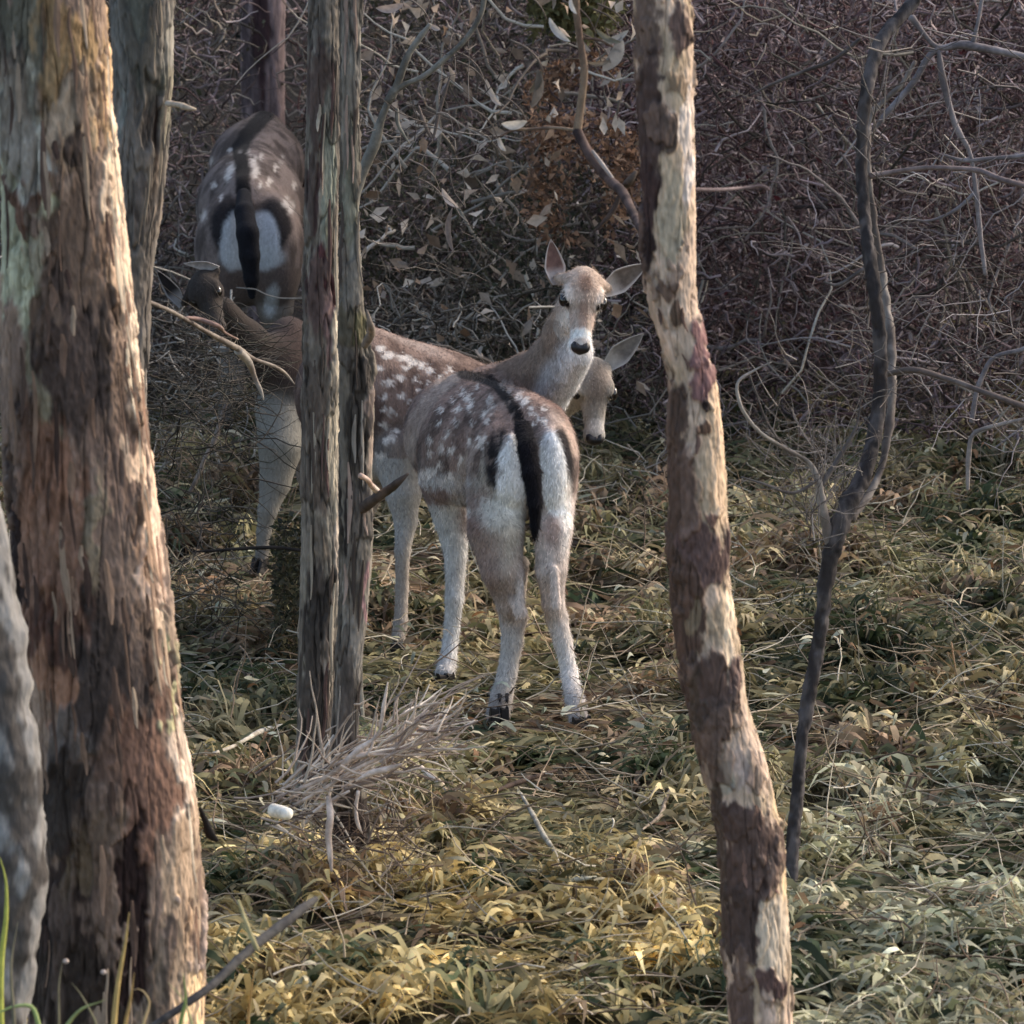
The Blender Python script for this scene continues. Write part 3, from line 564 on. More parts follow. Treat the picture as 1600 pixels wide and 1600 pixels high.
# ------------------------------------------------------------------ deer: distance fields meshed with surface nets
class Body:
    def __init__(s): s.pr = []
    def cap(s, a, b, ra, rb, col=None, k=0.02): s.pr.append(('c', np.asarray(a, float), np.asarray(b, float), ra, rb, col, k)); return s
    def ell(s, c, ax, rad, col=None, k=0.02): s.pr.append(('e', np.asarray(c, float), np.asarray(ax, float), np.asarray(rad, float), None, col, k)); return s
    def dist(s, pr, p):
        if pr[0] == 'c':
            _, a, b, ra, rb = pr[:5]; ba = b - a; pa = p - a
            h = np.clip((pa @ ba) / (ba @ ba), 0, 1)
            return np.linalg.norm(pa - h[..., None] * ba, axis=-1) - (ra + (rb - ra) * h)
        q = (p - pr[1]) @ pr[2].T; r = pr[3]
        k0 = np.linalg.norm(q / r, axis=-1); k1 = np.linalg.norm(q / (r * r), axis=-1) + 1e-9
        return k0 * (k0 - 1) / k1
    def bbox(s, pr):
        if pr[0] == 'c':
            m = max(pr[3], pr[4]); return np.minimum(pr[1], pr[2]) - m, np.maximum(pr[1], pr[2]) + m
        m = max(pr[3]); return pr[1] - m, pr[1] + m
    def build(s, h):
        lo = np.min([s.bbox(p)[0] for p in s.pr], 0) - 4 * h; hi = np.max([s.bbox(p)[1] for p in s.pr], 0) + 4 * h
        n = np.ceil((hi - lo) / h).astype(int) + 1
        fld = np.full(n, 0.08, np.float32)
        for pr in s.pr:
            a, b = s.bbox(pr); k = pr[6]
            i0 = np.maximum(((a - k - 0.02 - lo) / h).astype(int), 0); i1 = np.minimum(((b + k + 0.02 - lo) / h).astype(int) + 2, n)
            g = np.stack(np.meshgrid(*[lo[d] + h * np.arange(i0[d], i1[d]) for d in range(3)], indexing='ij'), -1)
            d = s.dist(pr, g).astype(np.float32)
            sl = tuple(slice(i0[d_], i1[d_]) for d_ in range(3)); f = fld[sl]
            hh = np.clip(0.5 + 0.5 * (f - d) / k, 0, 1)
            fld[sl] = f * (1 - hh) + d * hh - k * hh * (1 - hh)
        return s.nets(fld, lo, h)
    def nets(s, f, lo, h):
        ins = f < 0
        c = [ins[i:ins.shape[0] - 1 + i, j:ins.shape[1] - 1 + j, k:ins.shape[2] - 1 + k] for i in (0, 1) for j in (0, 1) for k in (0, 1)]
        sm = sum(x.astype(np.int8) for x in c); act = (sm > 0) & (sm < 8)
        A = np.argwhere(act); vid = np.full(act.shape, -1, np.int64); vid[act] = np.arange(len(A))
        acc = np.zeros((len(A), 3)); cnt = np.zeros(len(A))
        cor = [(i, j, k) for i in (0, 1) for j in (0, 1) for k in (0, 1)]
        for a in range(8):
            for b in range(a + 1, 8):
                da = np.array(cor[a]); db = np.array(cor[b])
                if np.abs(da - db).sum() != 1: continue
                fa = f[tuple((A + da).T)]; fb = f[tuple((A + db).T)]
                m = (fa < 0) != (fb < 0)
                t = np.where(m, fa / np.where(m, fa - fb, 1), 0)
                acc += m[:, None] * (da + (db - da) * t[:, None]); cnt += m
        v = (A + acc / cnt[:, None]) * h + lo
        quads = []
        for ax in range(3):
            o = [1, 1, 1]; s0 = [slice(1, -1)] * 3
            sa = [slice(1, -1)] * 3; sa[ax] = slice(0, -1); sb = list(sa); sb[ax] = slice(1, None)
            ia = ins[tuple(sa)]; ib = ins[tuple(sb)]
            E = np.argwhere(ia != ib); flip = ia[tuple(E.T)]
            off = np.ones(3, int); off[ax] = 0; E = E + off
            u = (ax + 1) % 3; w = (ax + 2) % 3
            du = np.zeros(3, int); du[u] = 1; dw = np.zeros(3, int); dw[w] = 1
            q = np.stack([vid[tuple((E - du - dw).T)], vid[tuple((E - dw).T)], vid[tuple(E.T)], vid[tuple((E - du).T)]], -1)
            q[~flip] = q[~flip][:, ::-1]
            quads.append(q)
        return v, np.concatenate(quads)
    def colors(s, v, dflt, sharp=0.012):
        W = np.zeros(len(v)); C = np.zeros((len(v), 3))
        for pr in s.pr:
            d = s.dist(pr, v); w = np.exp(-np.clip(d, 0, None) / sharp) + 1e-9
            c = lin(pr[5] if pr[5] is not None else dflt)
            C += w[:, None] * c; W += w
        return C / W[:, None]
def vnormals(v, f):
    n = np.cross(v[f[:, 2]] - v[f[:, 0]], v[f[:, 3]] - v[f[:, 1]])
    out = np.zeros_like(v)
    for i in range(4): np.add.at(out, f[:, i], n)
    return out / (np.linalg.norm(out, axis=1, keepdims=True) + 1e-12)
def unit(a): a = np.asarray(a, float); return a / np.linalg.norm(a)
BR = (112, 86, 76); PALE = (176, 166, 152); WHITE = (226, 224, 222); LEGC = (164, 152, 142); DARK = (30, 28, 32)

def head_frame(fwd, right):
    f = unit(fwd); r = unit(np.asarray(right) - f * np.dot(right, f)); u = np.cross(f, r)
    return f, u, r
def add_head(B, o, fwd, right, ears=None, sc=1.0, face=(172, 140, 118), pale=(200, 190, 180)):
    f, u, r = head_frame(fwd, right); o = np.asarray(o)
    def L(a, b, c): return o + sc * (a * f + b * u + c * r)
    ax = np.array([f, u, r])
    B.ell(L(-0.040, 0.000, 0), ax, sc * np.array([0.054, 0.038, 0.047]), face, 0.015)
    B.ell(L(-0.005, 0.018, 0), ax, sc * np.array([0.052, 0.031, 0.050]), face, 0.015)
    B.cap(L(0.03, -0.004, 0), L(0.118, -0.024, 0), sc * 0.037, sc * 0.0265, face, 0.014)
    B.ell(L(0.134, -0.030, 0), ax, sc * np.array([0.024, 0.023, 0.032]), pale, 0.012)
    B.cap(L(-0.03, -0.045, 0.012), L(0.118, -0.048, 0.0), sc * 0.030, sc * 0.015, pale, 0.015)
    B.cap(L(-0.03, -0.045, -0.012), L(0.118, -0.048, 0.0), sc * 0.030, sc * 0.015, pale, 0.015)
    for s_ in (-1, 1):
        B.ell(L(0.008, 0.024, s_ * 0.043), ax, sc * np.array([0.024, 0.010, 0.012]), face, 0.010)      # brow
        B.ell(L(-0.002, -0.014, s_ * 0.040), ax, sc * np.array([0.034, 0.026, 0.017]), face, 0.014); B.ell(L(0.016, 0.026, s_ * 0.040), ax, sc * np.array([0.020, 0.008, 0.012]), face, 0.006)      # cheek
        if ears:      # muscular root under each ear, running towards where the ear starts
            rt = np.asarray(ears[0 if s_ < 0 else 1]); B.cap(L(-0.050, 0.004, s_ * 0.032), rt, sc * 0.019, sc * 0.0115, face, 0.012)
    return L, (f, u, r)
def sphere(name, c, r, mat, parent, ax=np.eye(3), rad=(1, 1, 1), seg=14):
    a = np.linspace(0, np.pi, seg + 1); b = np.arange(2 * seg) * np.pi / seg
    v = np.stack([np.sin(a)[:, None] * np.cos(b), np.sin(a)[:, None] * np.sin(b), np.cos(a)[:, None] + 0 * b], -1).reshape(-1, 3)
    v = np.asarray(c) + (v * np.asarray(rad) * r) @ np.asarray(ax)
    i = np.arange((seg + 1) * 2 * seg).reshape(seg + 1, 2 * seg); j = np.roll(i, -1, 1)
    return mesh(name, v, np.stack([i[:-1], i[1:], j[1:], j[:-1]], -1).reshape(-1, 4), mat, parent)
def ear(root, tip, face_dir, W, parent, back=(150, 132, 120), inner=(150, 118, 110), rim=(214, 204, 198)):
    "cupped ear from root to tip, hollow side towards face_dir"
    root = np.asarray(root, float); tip = np.asarray(tip, float); ax = tip - root; L = np.linalg.norm(ax); ax = ax / L
    fd = np.asarray(face_dir, float); fd = unit(fd - ax * np.dot(fd, ax)); sx = np.cross(ax, fd)
    k = 22; m = 15; sh = []
    for lay in (0, 1):
        for i in range(k):
            t = i / (k - 1)
            w = W * min(1.0, 0.45 + 1.5 * t) * 1.08 * max(0.0, 1 - t ** 2.3) ** 0.95
            w = min(w, W); w = max(w, 0.0015) * (1.0)
            cup = 1.15 - 0.75 * t
            for j in range(m):
                u = (j / (m - 1) - 0.5) * 2; a = u * cup
                th = 0.0022 * (1 - abs(u)) * (1 - t) + 0.0009
                p = root + ax * (t * L) + sx * (w * math.sin(a) / math.sin(cup)) - fd * (w * (math.cos(a) - math.cos(cup)) / math.sin(cup) * 0.8) * 1.0
                p = p + fd * 0.10 * L * (t * t)
                sh.append(p + fd * (th if lay else -th))
    v = np.array(sh); idx = np.arange(2 * k * m).reshape(2, k, m)
    f = [np.stack([idx[0, :-1, :-1], idx[0, 1:, :-1], idx[0, 1:, 1:], idx[0, :-1, 1:]], -1).reshape(-1, 4),
         np.stack([idx[1, :-1, :-1], idx[1, :-1, 1:], idx[1, 1:, 1:], idx[1, 1:, :-1]], -1).reshape(-1, 4)]
    for e in (0, m - 1):
        f.append(np.stack([idx[0, :-1, e], idx[1, :-1, e], idx[1, 1:, e], idx[0, 1:, e]], -1))
    f.append(np.stack([idx[0, -1, :-1], idx[0, -1, 1:], idx[1, -1, 1:], idx[1, -1, :-1]], -1))
    uu = np.abs(np.tile((np.arange(m) / (m - 1) - 0.5) * 2, 2 * k)); lay = np.repeat([0, 1], k * m); tt = np.tile(np.repeat(np.arange(k) / (k - 1), m), 2)
    e = sst(0.72, 0.95, uu)[:, None]; e = np.maximum(e, sst(0.9, 1.0, tt)[:, None] * 0.7)
    n = fbm(v * 120, 3)[:, None]
    inn = lin(inner) * (0.55 + 0.9 * n); inn = inn * (1 - sst(0.35, 0.0, tt)[:, None] * 0.0) + 0
    low = sst(0.45, 0.2, tt)[:, None]; inn = inn * (1 - low * 0.7) + lin(rim) * low * 0.7
    c = np.where(lay[:, None] == 1, inn, lin(back) * (0.8 + 0.4 * n))
    c = c * (1 - e) + lin(rim) * e
    return mesh('ear', v, f, M_earin, parent, c)
def finish_head(L, fr, parent, ears, sc=1.0, eyeo=0.0505):
    f, u, r = fr
    for s_ in (-1, 1):
        e = L(0.020, 0.010, s_ * (eyeo + 0.0025))
        sphere('eye', e, 0.0185 * sc, M_eye, parent, np.array([f, u, r]), (1.1, 0.95, 0.72))
    # nose pad
    nb = Body(); ax = np.array([f, u, r])
    nb.ell(L(0.152, -0.024, 0), ax, sc * np.array([0.011, 0.016, 0.021]), None, 0.008)
    for s_ in (-1, 1): nb.ell(L(0.145, -0.018, s_ * 0.014), ax, sc * np.array([0.015, 0.012, 0.012]), None, 0.008)
    nb.ell(L(0.150, -0.038, 0), ax, sc * np.array([0.008, 0.010, 0.008]), None, 0.008)
    v, q = nb.build(0.0022); mesh('nose', v, q, M_nose, parent)
    for root, tip, fd, W, *kw in ears:
        ear(root, tip, fd, W, parent, **(kw[0] if kw else {}))
def hoof(c, fwd, parent, sc=1.0):
    f = unit([fwd[0], fwd[1], 0]); r = np.array([f[1], -f[0], 0.0]); u = np.array([0, 0, 1.0])
    for s_ in (-1, 1):
        k = []
        prof = [(-0.022, 0.0, 0.010), (-0.012, 0.0, 0.013), (0.015, 0.0, 0.012), (0.042, 0.0, 0.003)]
        top = [(-0.018, 0.034, 0.010), (-0.010, 0.040, 0.011), (0.004, 0.040, 0.010), (0.016, 0.030, 0.004)]
        v = []
        for P_ in (prof, top):
            for a, b, w in P_: v.append(np.asarray(c) + sc * (f * a + u * b + r * (s_ * 0.0125 - w * 0.95 * 1))); 
            for a, b, w in P_[::-1]: v.append(np.asarray(c) + sc * (f * a + u * b + r * (s_ * 0.0125 + w * 0.95)))
        i = np.arange(8); j = (i + 1) % 8
        fs = [np.stack([i, j, j + 8, i + 8], -1), i[::-1][None], (i + 8)[None]]
        mesh('hoof', v, fs, M_hoof, parent, smooth=False)
def spots(c, v, n, lst, col=(214, 206, 198)):
    "white coat spots at given surface points (p, radius)"
    w = (fbm(v * 90, 3) - 0.5) * 0.012
    for p, r in lst:
        d = np.linalg.norm((v - p) * np.array([1, 0.6, 1]), axis=1) + w
        k = sst(r * 1.15, r * 0.7, d)[:, None] * 0.9
        c = c * (1 - k) + lin(col) * k
    return c
def paint_img(c, px, py, front, cx, cy, rx, ry, col, amt=1.0, soft=0.18, rot=0.0, wob=None):
    a = math.radians(rot); dx = px - cx; dy = py - cy
    if wob is not None: dx = dx + wob; dy = dy + wob
    X = dx * math.cos(a) + dy * math.sin(a); Y = -dx * math.sin(a) + dy * math.cos(a)
    d = np.sqrt((X / rx) ** 2 + (Y / ry) ** 2)
    k = (sst(1 + soft, 1 - soft, d) * amt * front)[:, None]
    return c * (1 - k) + lin(col) * k
def leg(B, pts, col, k=0.010):
    for (a, b) in zip(pts[:-1], pts[1:]):
        B.cap(a[0], b[0], a[1], b[1], b[2] if len(b) > 2 else col, k)
def pt(px, py, d, r, col=None):
    return (P(px, py, d), r * PX(d), col) if col is not None else (P(px, py, d), r * PX(d))
def fur_mesh(v, f, c, n, L, parent, name='fur', lie=np.array([0, 0, -1.0]), px_ok=None):
    "short guard hairs over the coat, joined in one part"
    nr = vnormals(v, f)
    fi = rng.integers(0, len(f), n); w = rng.dirichlet([1, 1, 1], n)
    tri = f[fi][:, [0, 1, 2]]
    p = (v[tri] * w[..., None]).sum(1); nn = nr[tri[:, 0]]; cc = c[tri[:, 0]] * rng.uniform(0.45, 1.65, (n, 1))
    lay = lie[None] + rng.normal(0, 0.35, (n, 3)); lay = lay - nn * (lay * nn).sum(1, keepdims=True); lay /= np.linalg.norm(lay, axis=1, keepdims=True) + 1e-9
    d = nn * 0.38 + lay; d /= np.linalg.norm(d, axis=1, keepdims=True)
    sd_ = np.cross(d, nn); sd_ /= np.linalg.norm(sd_, axis=1, keepdims=True) + 1e-9
    l = L * rng.uniform(0.6, 1.3, (n, 1)); wd = 0.0009
    a = p - sd_ * wd - nn * 0.001; b = p + sd_ * wd - nn * 0.001; e = p + d * l
    V = np.stack([a, b, e], 1).reshape(-1, 3); T = np.arange(3 * n).reshape(n, 3)
    o = mesh(name, V, T, M_fur, parent, np.repeat(cc, 3, 0)); o['kind'] = 'stuff'
    return o

# ---- deer A: in front, rump to the camera, looking back over its right side
def deer_a():
    D = 15.05
    T = thing('doe', P(800, 1120, 15.05), 'spotted doe with black tail looking back at the camera, closest deer', 'deer', 'fallow deer in the clearing')
    B = Body()
    # trunk of the body
    pel = P(822, 705, 15.18); mid = P(748, 684, 15.42); che = P(700, 672, 15.66)
    ax = np.array([unit(che - pel), [0, 0, 1.0], unit(np.cross(che - pel, [0, 0, 1.0]))])
    ax[1] = np.cross(ax[2], ax[0]); u = PX(15.2)
    B.ell(P(828, 712, 15.16), ax, np.array([112, 84, 58]) * u, BR, 0.05)
    B.ell(P(806, 676, 15.25), ax, np.array([104, 58, 54]) * u, BR, 0.05)
    B.ell(P(750, 694, 15.42), ax, np.array([160, 88, 76]) * u, BR, 0.05)
    B.ell(P(712, 684, 15.62), ax, np.array([140, 90, 70]) * u, BR, 0.05)
    B.cap(P(828, 648, 15.12), P(726, 606, 15.6), 26 * u, 26 * u, BR, 0.05)
    B.cap(P(700, 745, 15.5), P(760, 752, 15.35), 42 * u, 40 * u, PALE, 0.05)      # belly
    # haunches
    B.ell(P(780, 745, 15.12), np.eye(3), np.array([50, 75, 100]) * u, BR, 0.045)
    B.ell(P(862, 738, 15.10), np.eye(3), np.array([36, 72, 98]) * u, BR, 0.045)
    B.ell(P(799, 735, 15.01), np.eye(3), np.array([22, 24, 58]) * u, WHITE, 0.03)
    B.ell(P(862, 730, 15.0), np.eye(3), np.array([20, 24, 58]) * u, WHITE, 0.03)
    # left hind leg
    leg(B, [pt(776, 760, 15.10, 48, (148, 132, 118)), pt(775, 830, 15.03, 44, (142, 122, 108)), pt(784, 890, 15.0, 33, (140, 118, 106)), pt(797, 940, 15.03, 22, (150, 130, 118)), pt(802, 966, 15.07, 21, (186, 168, 158)),
            pt(800, 1005, 15.05, 16, (158, 148, 138)), pt(792, 1055, 15.03, 15, (176, 168, 160)), pt(784, 1088, 15.01, 17, (180, 172, 164)), pt(778, 1116, 14.97, 19, (150, 140, 132))], LEGC)
    B.cap(P(806, 940, 14.98), P(814, 958, 14.97), 9 * u, 11 * u, (204, 184, 174), 0.012); B.cap(P(812, 900, 14.97), P(813, 950, 14.96), 7 * u, 6 * u, (190, 176, 166), 0.012)
    B.cap(P(866, 890, 14.95), P(869, 948, 14.95), 7 * u, 8 * u, (200, 184, 174), 0.012)
    for x_ in (786, 897): B.cap(P(x_ - 5, 1086, 14.95), P(x_ - 5, 1094, 14.93), 4 * u, 3 * u, DARK, 0.004); B.cap(P(x_ + 6, 1086, 14.95), P(x_ + 6, 1094, 14.93), 4 * u, 3 * u, DARK, 0.004)
    B.cap(P(815, 880, 15.05), P(808, 950, 15.1), 12 * u, 10 * u, (196, 186, 176), 0.02)
    # right hind leg, painted paler than the left as if sunlit
    leg(B, [pt(866, 760, 15.08, 36, (190, 176, 166)), pt(864, 830, 15.02, 30, (190, 172, 160)), pt(861, 890, 15.0, 24, (184, 168, 158)), pt(864, 940, 15.02, 17, (186, 170, 160)), pt(870, 966, 15.05, 17, (196, 182, 174)),
            pt(880, 1005, 15.03, 14, (180, 168, 158)), pt(890, 1055, 15.0, 13, (196, 188, 180)), pt(898, 1096, 14.92, 15, (206, 200, 196)), pt(905, 1126, 14.88, 16, (150, 140, 134))], LEGC)
    B.cap(P(850, 880, 15.05), P(858, 950, 15.07), 12 * u, 9 * u, (200, 190, 180), 0.02)
    # near fore leg and the hidden one
    leg(B, [pt(700, 750, 15.62, 46, (140, 122, 110)), pt(708, 810, 15.62, 30, (176, 172, 168)), pt(712, 870, 15.6, 17, (178, 176, 172)), pt(710, 935, 15.58, 14, (176, 172, 168)), pt(706, 985, 15.58, 12, (178, 176, 174)),
            pt(700, 1030, 15.55, 13, (190, 188, 186)), pt(695, 1052, 15.52, 16, (176, 172, 170))], LEGC)
    leg(B, [pt(785, 770, 15.75, 30, (150, 136, 124)), pt(788, 860, 15.75, 20, LEGC), pt(794, 930, 15.75, 13, LEGC), pt(798, 990, 15.72, 10, LEGC), pt(798, 1030, 15.7, 12, LEGC)], LEGC)
    # neck bending back to the right, and the head
    leg(B, [pt(722, 650, 15.72, 62, BR), pt(772, 625, 15.8, 50, (112, 88, 74)), pt(828, 600, 15.74, 44, (120, 96, 80)), pt(868, 564, 15.62, 37, (132, 108, 90)), pt(884, 524, 15.5, 31, (150, 126, 106)), pt(898, 488, 15.42, 32, (164, 136, 114))], BR, 0.04)
    B.cap(P(862, 622, 15.62), P(900, 545, 15.44), 28 * u, 22 * u, (204, 202, 204), 0.03)
    B.cap(P(880, 590, 15.56), P(905, 555, 15.42), 26 * u, 20 * u, (200, 198, 200), 0.03)
    hd = P(911, 464, 15.34)
    L, fr = add_head(B, hd, (-0.035, -0.64, -0.76), (0.97, -0.035, -0.235), (P(871, 434, 15.42), P(950, 450, 15.42)), 0.96, (176, 152, 134), (212, 208, 204))
    v, f = B.build(0.0052)
    c = B.colors(v, BR); n = vnormals(v, f); px, py = project(v); front = sst(-0.05, 0.25, -n[:, 1])
    allf = np.ones(len(v)); wob = (fbm(v * 60, 3) - 0.5) * 16 + (fbm(v * 190, 2, 7.0) - 0.5) * 12; wob2 = (fbm(v * 120, 3, 3.0) - 0.5) * 15
    body = (v[:, 1] < 15.95)
    nz = fbm(v * np.array([34, 34, 14]), 4, 3.0)
    bm = sst(0.0, 1.0, ((py < 770) & (px < 905) & (~((py < 640) & (px > 760 + (py - 560) * 1.4)))).astype(float))
    nz = sst(0.35, 0.65, nz); coat = lin((142, 116, 104)) * (1 - nz[:, None]) + lin((80, 66, 60)) * nz[:, None]
    k = (bm * 0.7)[:, None]; c = c * (1 - k) + coat * k * 1.1
    # pale flank line, belly, inner thigh
    c = paint_img(c, px, py, front, 690, 790, 60, 18, (182, 178, 174), 0.85, 0.5, 0, wob)
    c = paint_img(c, px, py, front, 760, 752, 22, 58, (158, 148, 134), 0.8, 0.5, 25, wob)
    c = paint_img(c, px, py, front, 790, 820, 28, 70, (168, 164, 150), 0.7, 0.5, 0, wob)
    c = paint_img(c, px, py, front, 690, 755, 46, 12, (198, 194, 192), 0.65, 0.6, 0, wob * 1.5)
    c = paint_img(c, px, py, front, 672, 776, 44, 13, (112, 78, 68), 0.8, 0.4, 0, wob)
    c = paint_img(c, px, py, front, 742, 800, 24, 40, (116, 84, 74), 0.7, 0.5, 25, wob)
    c = paint_img(c, px, py, front, 760, 880, 22, 70, (138, 112, 100), 0.6, 0.5, 12, wob)
    # pale lines painted along the hip folds
    fp = [(712, 588), (690, 604), (668, 628), (650, 656), (640, 686), (638, 715)]
    for (x0, y0), (x1, y1) in zip(fp[:-1], fp[1:]):
        dx, dy = x1 - x0, y1 - y0; t = np.clip(((px - x0) * dx + (py - y0) * dy) / (dx * dx + dy * dy), 0, 1)
        k = (sst(15, 5, np.hypot(px - x0 - t * dx, py - y0 - t * dy) + wob * 0.3) * 0.75 * (v[:, 1] < 15.8) * (px < 720))[:, None]; c = c * (1 - k) + lin((170, 150, 136)) * k
    c = paint_img(c, px, py, front, 661, 640, 9, 62, (142, 118, 104), 0.75, 0.6, 32, wob * 0.6)
    c = paint_img(c, px, py, front, 722, 740, 8, 45, (170, 152, 138), 0.7, 0.6, 22, wob * 0.6)
    c = paint_img(c, px, py, front, 884, 680, 12, 42, (204, 176, 158), 0.8, 0.5, -35, wob * 0.4)  # sunlit rim on the right of the rump painted into the coat
    # white rump and its black border
    c = paint_img(c, px, py, front, 779, 716, 20, 48, DARK, 0.97, 0.2, 8, wob * 0.3)
    c = paint_img(c, px, py, front, 881, 712, 13, 46, DARK, 0.97, 0.2, -10, wob * 0.2)
    c = paint_img(c, px, py, front, 801, 744, 25, 64, (236, 235, 234), 1.0, 0.12, 2, wob * 0.15)
    c = paint_img(c, px, py, front, 864, 740, 21, 66, (244, 243, 242), 1.0, 0.12, -4, wob * 0.15)
    c = paint_img(c, px, py, front, 786, 800, 36, 30, (196, 192, 180), 0.8, 0.5, 0, wob)
    c = paint_img(c, px, py, front, 882, 800, 12, 60, (228, 222, 216), 0.8, 0.4, 0, wob * 0.4)  # right thigh edge painted bright, as lit from the right
    c = paint_img(c, px, py, front, 862, 830, 16, 24, (160, 128, 116), 0.7, 0.5, 0, wob * 0.4)
    # dorsal stripe
    sp_ = [(722, 584), (745, 588), (765, 594), (782, 608), (795, 625), (806, 645), (814, 664), (820, 690)]
    for (x0, y0), (x1, y1) in zip(sp_[:-1], sp_[1:]):
        dx, dy = x1 - x0, y1 - y0; t = np.clip(((px - x0) * dx + (py - y0) * dy) / (dx * dx + dy * dy), 0, 1)
        dd = np.hypot(px - x0 - t * dx, py - y0 - t * dy) + wob * 0.25
        k = (sst(11, 6, dd) * 0.95 * (v[:, 1] < 15.75))[:, None]; c = c * (1 - k) + lin((30, 26, 27)) * k
    # coat spots
    S = [(607, 686, 6), (733, 620, 6), (737, 634, 6), (715, 640, 5), (722, 612, 5), (764, 625, 5), (770, 640, 7), (757, 648, 5), (700, 680, 6), (690, 700, 5), (760, 655, 5), (752, 690, 8), (706, 705, 6), (740, 662, 4), (682, 730, 7), (668, 738, 8), (655, 745, 7), (700, 745, 6), (645, 748, 5),
         (812, 618, 6), (820, 628, 6), (830, 642, 5), (842, 655, 5), (848, 638, 4), (800, 606, 6), (786, 600, 5), (835, 665, 4), (852, 660, 4), (672, 690, 5), (686, 660, 4), (672, 710, 4), (720, 720, 5), (730, 800, 5), (686, 640, 4), (705, 625, 4), (748, 605, 4), (716, 660, 4), (736, 690, 4)]
    for x, y, r in S:
        c = paint_img(c, px, py, front * 0.85 + 0.15, x + random.uniform(-2, 2), y, r * 0.75, r * 1.5, (214, 202, 192), 0.9, 0.45, random.uniform(-15, 45), wob2)
    for _ in range(60):        # fainter streaks and flecks
        x = random.uniform(640, 800); y = random.uniform(625, 745)
        c = paint_img(c, px, py, front, x, y, random.uniform(2, 4), random.uniform(5, 11), random.choice([(150, 128, 116), (60, 46, 42)]), 0.5, 0.6, random.uniform(5, 45), wob2)
    rs_ = np.random.default_rng(3)
    vi = rs_.integers(0, len(v), 160)
    S2 = [(v[i], rs_.uniform(0.006, 0.010)) for i in vi if py[i] < 750 and px[i] < 800 and n[i, 1] > 0.1]
    c = spots(c, v, n, S2)
    fac0 = None
    # face paint in the head frame
    f_, u_, r_ = fr; q = (v - hd) / 0.96; a = q @ f_; b = q @ u_; s_ = np.abs(q @ r_); hm = (np.linalg.norm(q - 0.04 * f_, axis=1) < 0.16)
    def pm(m, col, amt=1.0):
        nonlocal c
        k = (m * hm * amt)[:, None]; c = c * (1 - k) + lin(col) * k
    wq = (fbm(v * 110, 3) - 0.5) * 0.012
    pm(sst(0.022, 0.010, np.hypot(a + 0.035, b - 0.055) + wq) * 0 + sst(0.035, 0.012, np.hypot(a + 0.01, s_ - 0.0) + wq) * sst(0.0, 0.02, b), (150, 118, 98), 0.6)
    pm(sst(0.024, 0.012, np.hypot(np.hypot(a - 0.014, b - 0.004), s_ - 0.05)), (228, 214, 204), 0.85)
    pm(sst(0.017, 0.012, np.hypot(np.hypot(a - 0.016, b - 0.008), s_ - 0.05)), (66, 50, 46), 0.95)
    pm(sst(0.024, 0.008, np.hypot(np.hypot(a - 0.026, b + 0.022), s_ - 0.042) + wq), (220, 210, 202), 0.7)
    pm(sst(0.105, 0.125, a + wq) * sst(-0.0, -0.015, b + s_ * 0.2), (232, 226, 222), 0.9)
    pm(sst(-0.040, -0.052, b + wq) * sst(0.02, 0.05, a), (216, 210, 206), 0.8)
    pm(sst(0.03, 0.05, a) * sst(0.12, 0.1, a) * sst(0.016, 0.006, s_) * sst(-0.02, 0.0, b), (160, 124, 104), 0.6)
    q = (v - hd) / 0.96; a = q @ f_; b = q @ u_; s2 = np.abs(q @ r_)
    wq = (fbm(v * 80, 4) - 0.5) * 0.03
    pm(sst(0.03, 0.005, np.hypot(a + 0.030, s2) + wq) * sst(0.0, 0.02, b), (128, 98, 82), 0.65)          # darker crown
    pm(sst(0.016, 0.004, np.hypot((a - 0.055) * 0.45, s2 - 0.004) + wq * 0.5) * sst(-0.01, 0.01, b), (140, 110, 92), 0.6)   # bridge
    pm(sst(0.020, 0.006, np.hypot((a - 0.07) * 0.6, s2 - 0.034) + wq * 0.5), (206, 176, 158), 0.6)
    pm(sst(0.014, 0.004, np.hypot(a - 0.075, b + 0.022) + wq * 0.4) * sst(0.02, 0.035, s2), (120, 92, 80), 0.6)
    pm(sst(0.095, 0.110, a + wq * 0.3) * sst(0.135, 0.125, a + 0.0 * b), (230, 224, 218), 0.85)            # white band round the muzzle
    pm(sst(-0.030, -0.045, b + wq * 0.4) * sst(0.0, 0.03, a), (226, 220, 214), 0.8)
    pm(sst(0.016, 0.006, np.hypot(np.hypot(a - 0.040, b + 0.012), s2 - 0.046) + wq * 0.3), (232, 224, 218), 0.85)      # pale below the eye
    pm(sst(0.034, 0.020, np.hypot(np.hypot((a - 0.012) * 0.7, b - 0.016), s2 - 0.046) + wq * 0.3), (222, 206, 192), 0.75)      # pale ring
    pm(sst(0.010, 0.003, np.hypot((b + 0.004 + (a - 0.03) * 0.25), np.clip(s2 - 0.044, -1, 0) * 0.8)) * sst(0.02, 0.03, a) * sst(0.085, 0.06, a), (112, 84, 72), 0.7)  # tear line
    pm(sst(0.0245, 0.018, np.hypot(np.hypot((a - 0.018) * 0.75, b - 0.009), s2 - 0.050)), (30, 24, 24), 0.97)
    pm(sst(0.022, 0.010, np.hypot((a + 0.010) * 0.5, s2) + wq * 0.4) * sst(0.0, 0.02, b), (112, 84, 70), 0.6)
    # neck: brown nape, white throat
    nk = (py > 500) & (py < 640) & (px > 780) & (v[:, 1] > 15.35) & (np.linalg.norm(q - 0.04 * f_, axis=1) > 0.11)
    sep = px - (905 - (py - 500) * 0.22) + (fbm(v * 70, 3) - 0.5) * 60
    kk = (nk * sst(-22, 14, sep) * 0.8)[:, None]; c = c * (1 - kk) + lin((214, 212, 214)) * kk
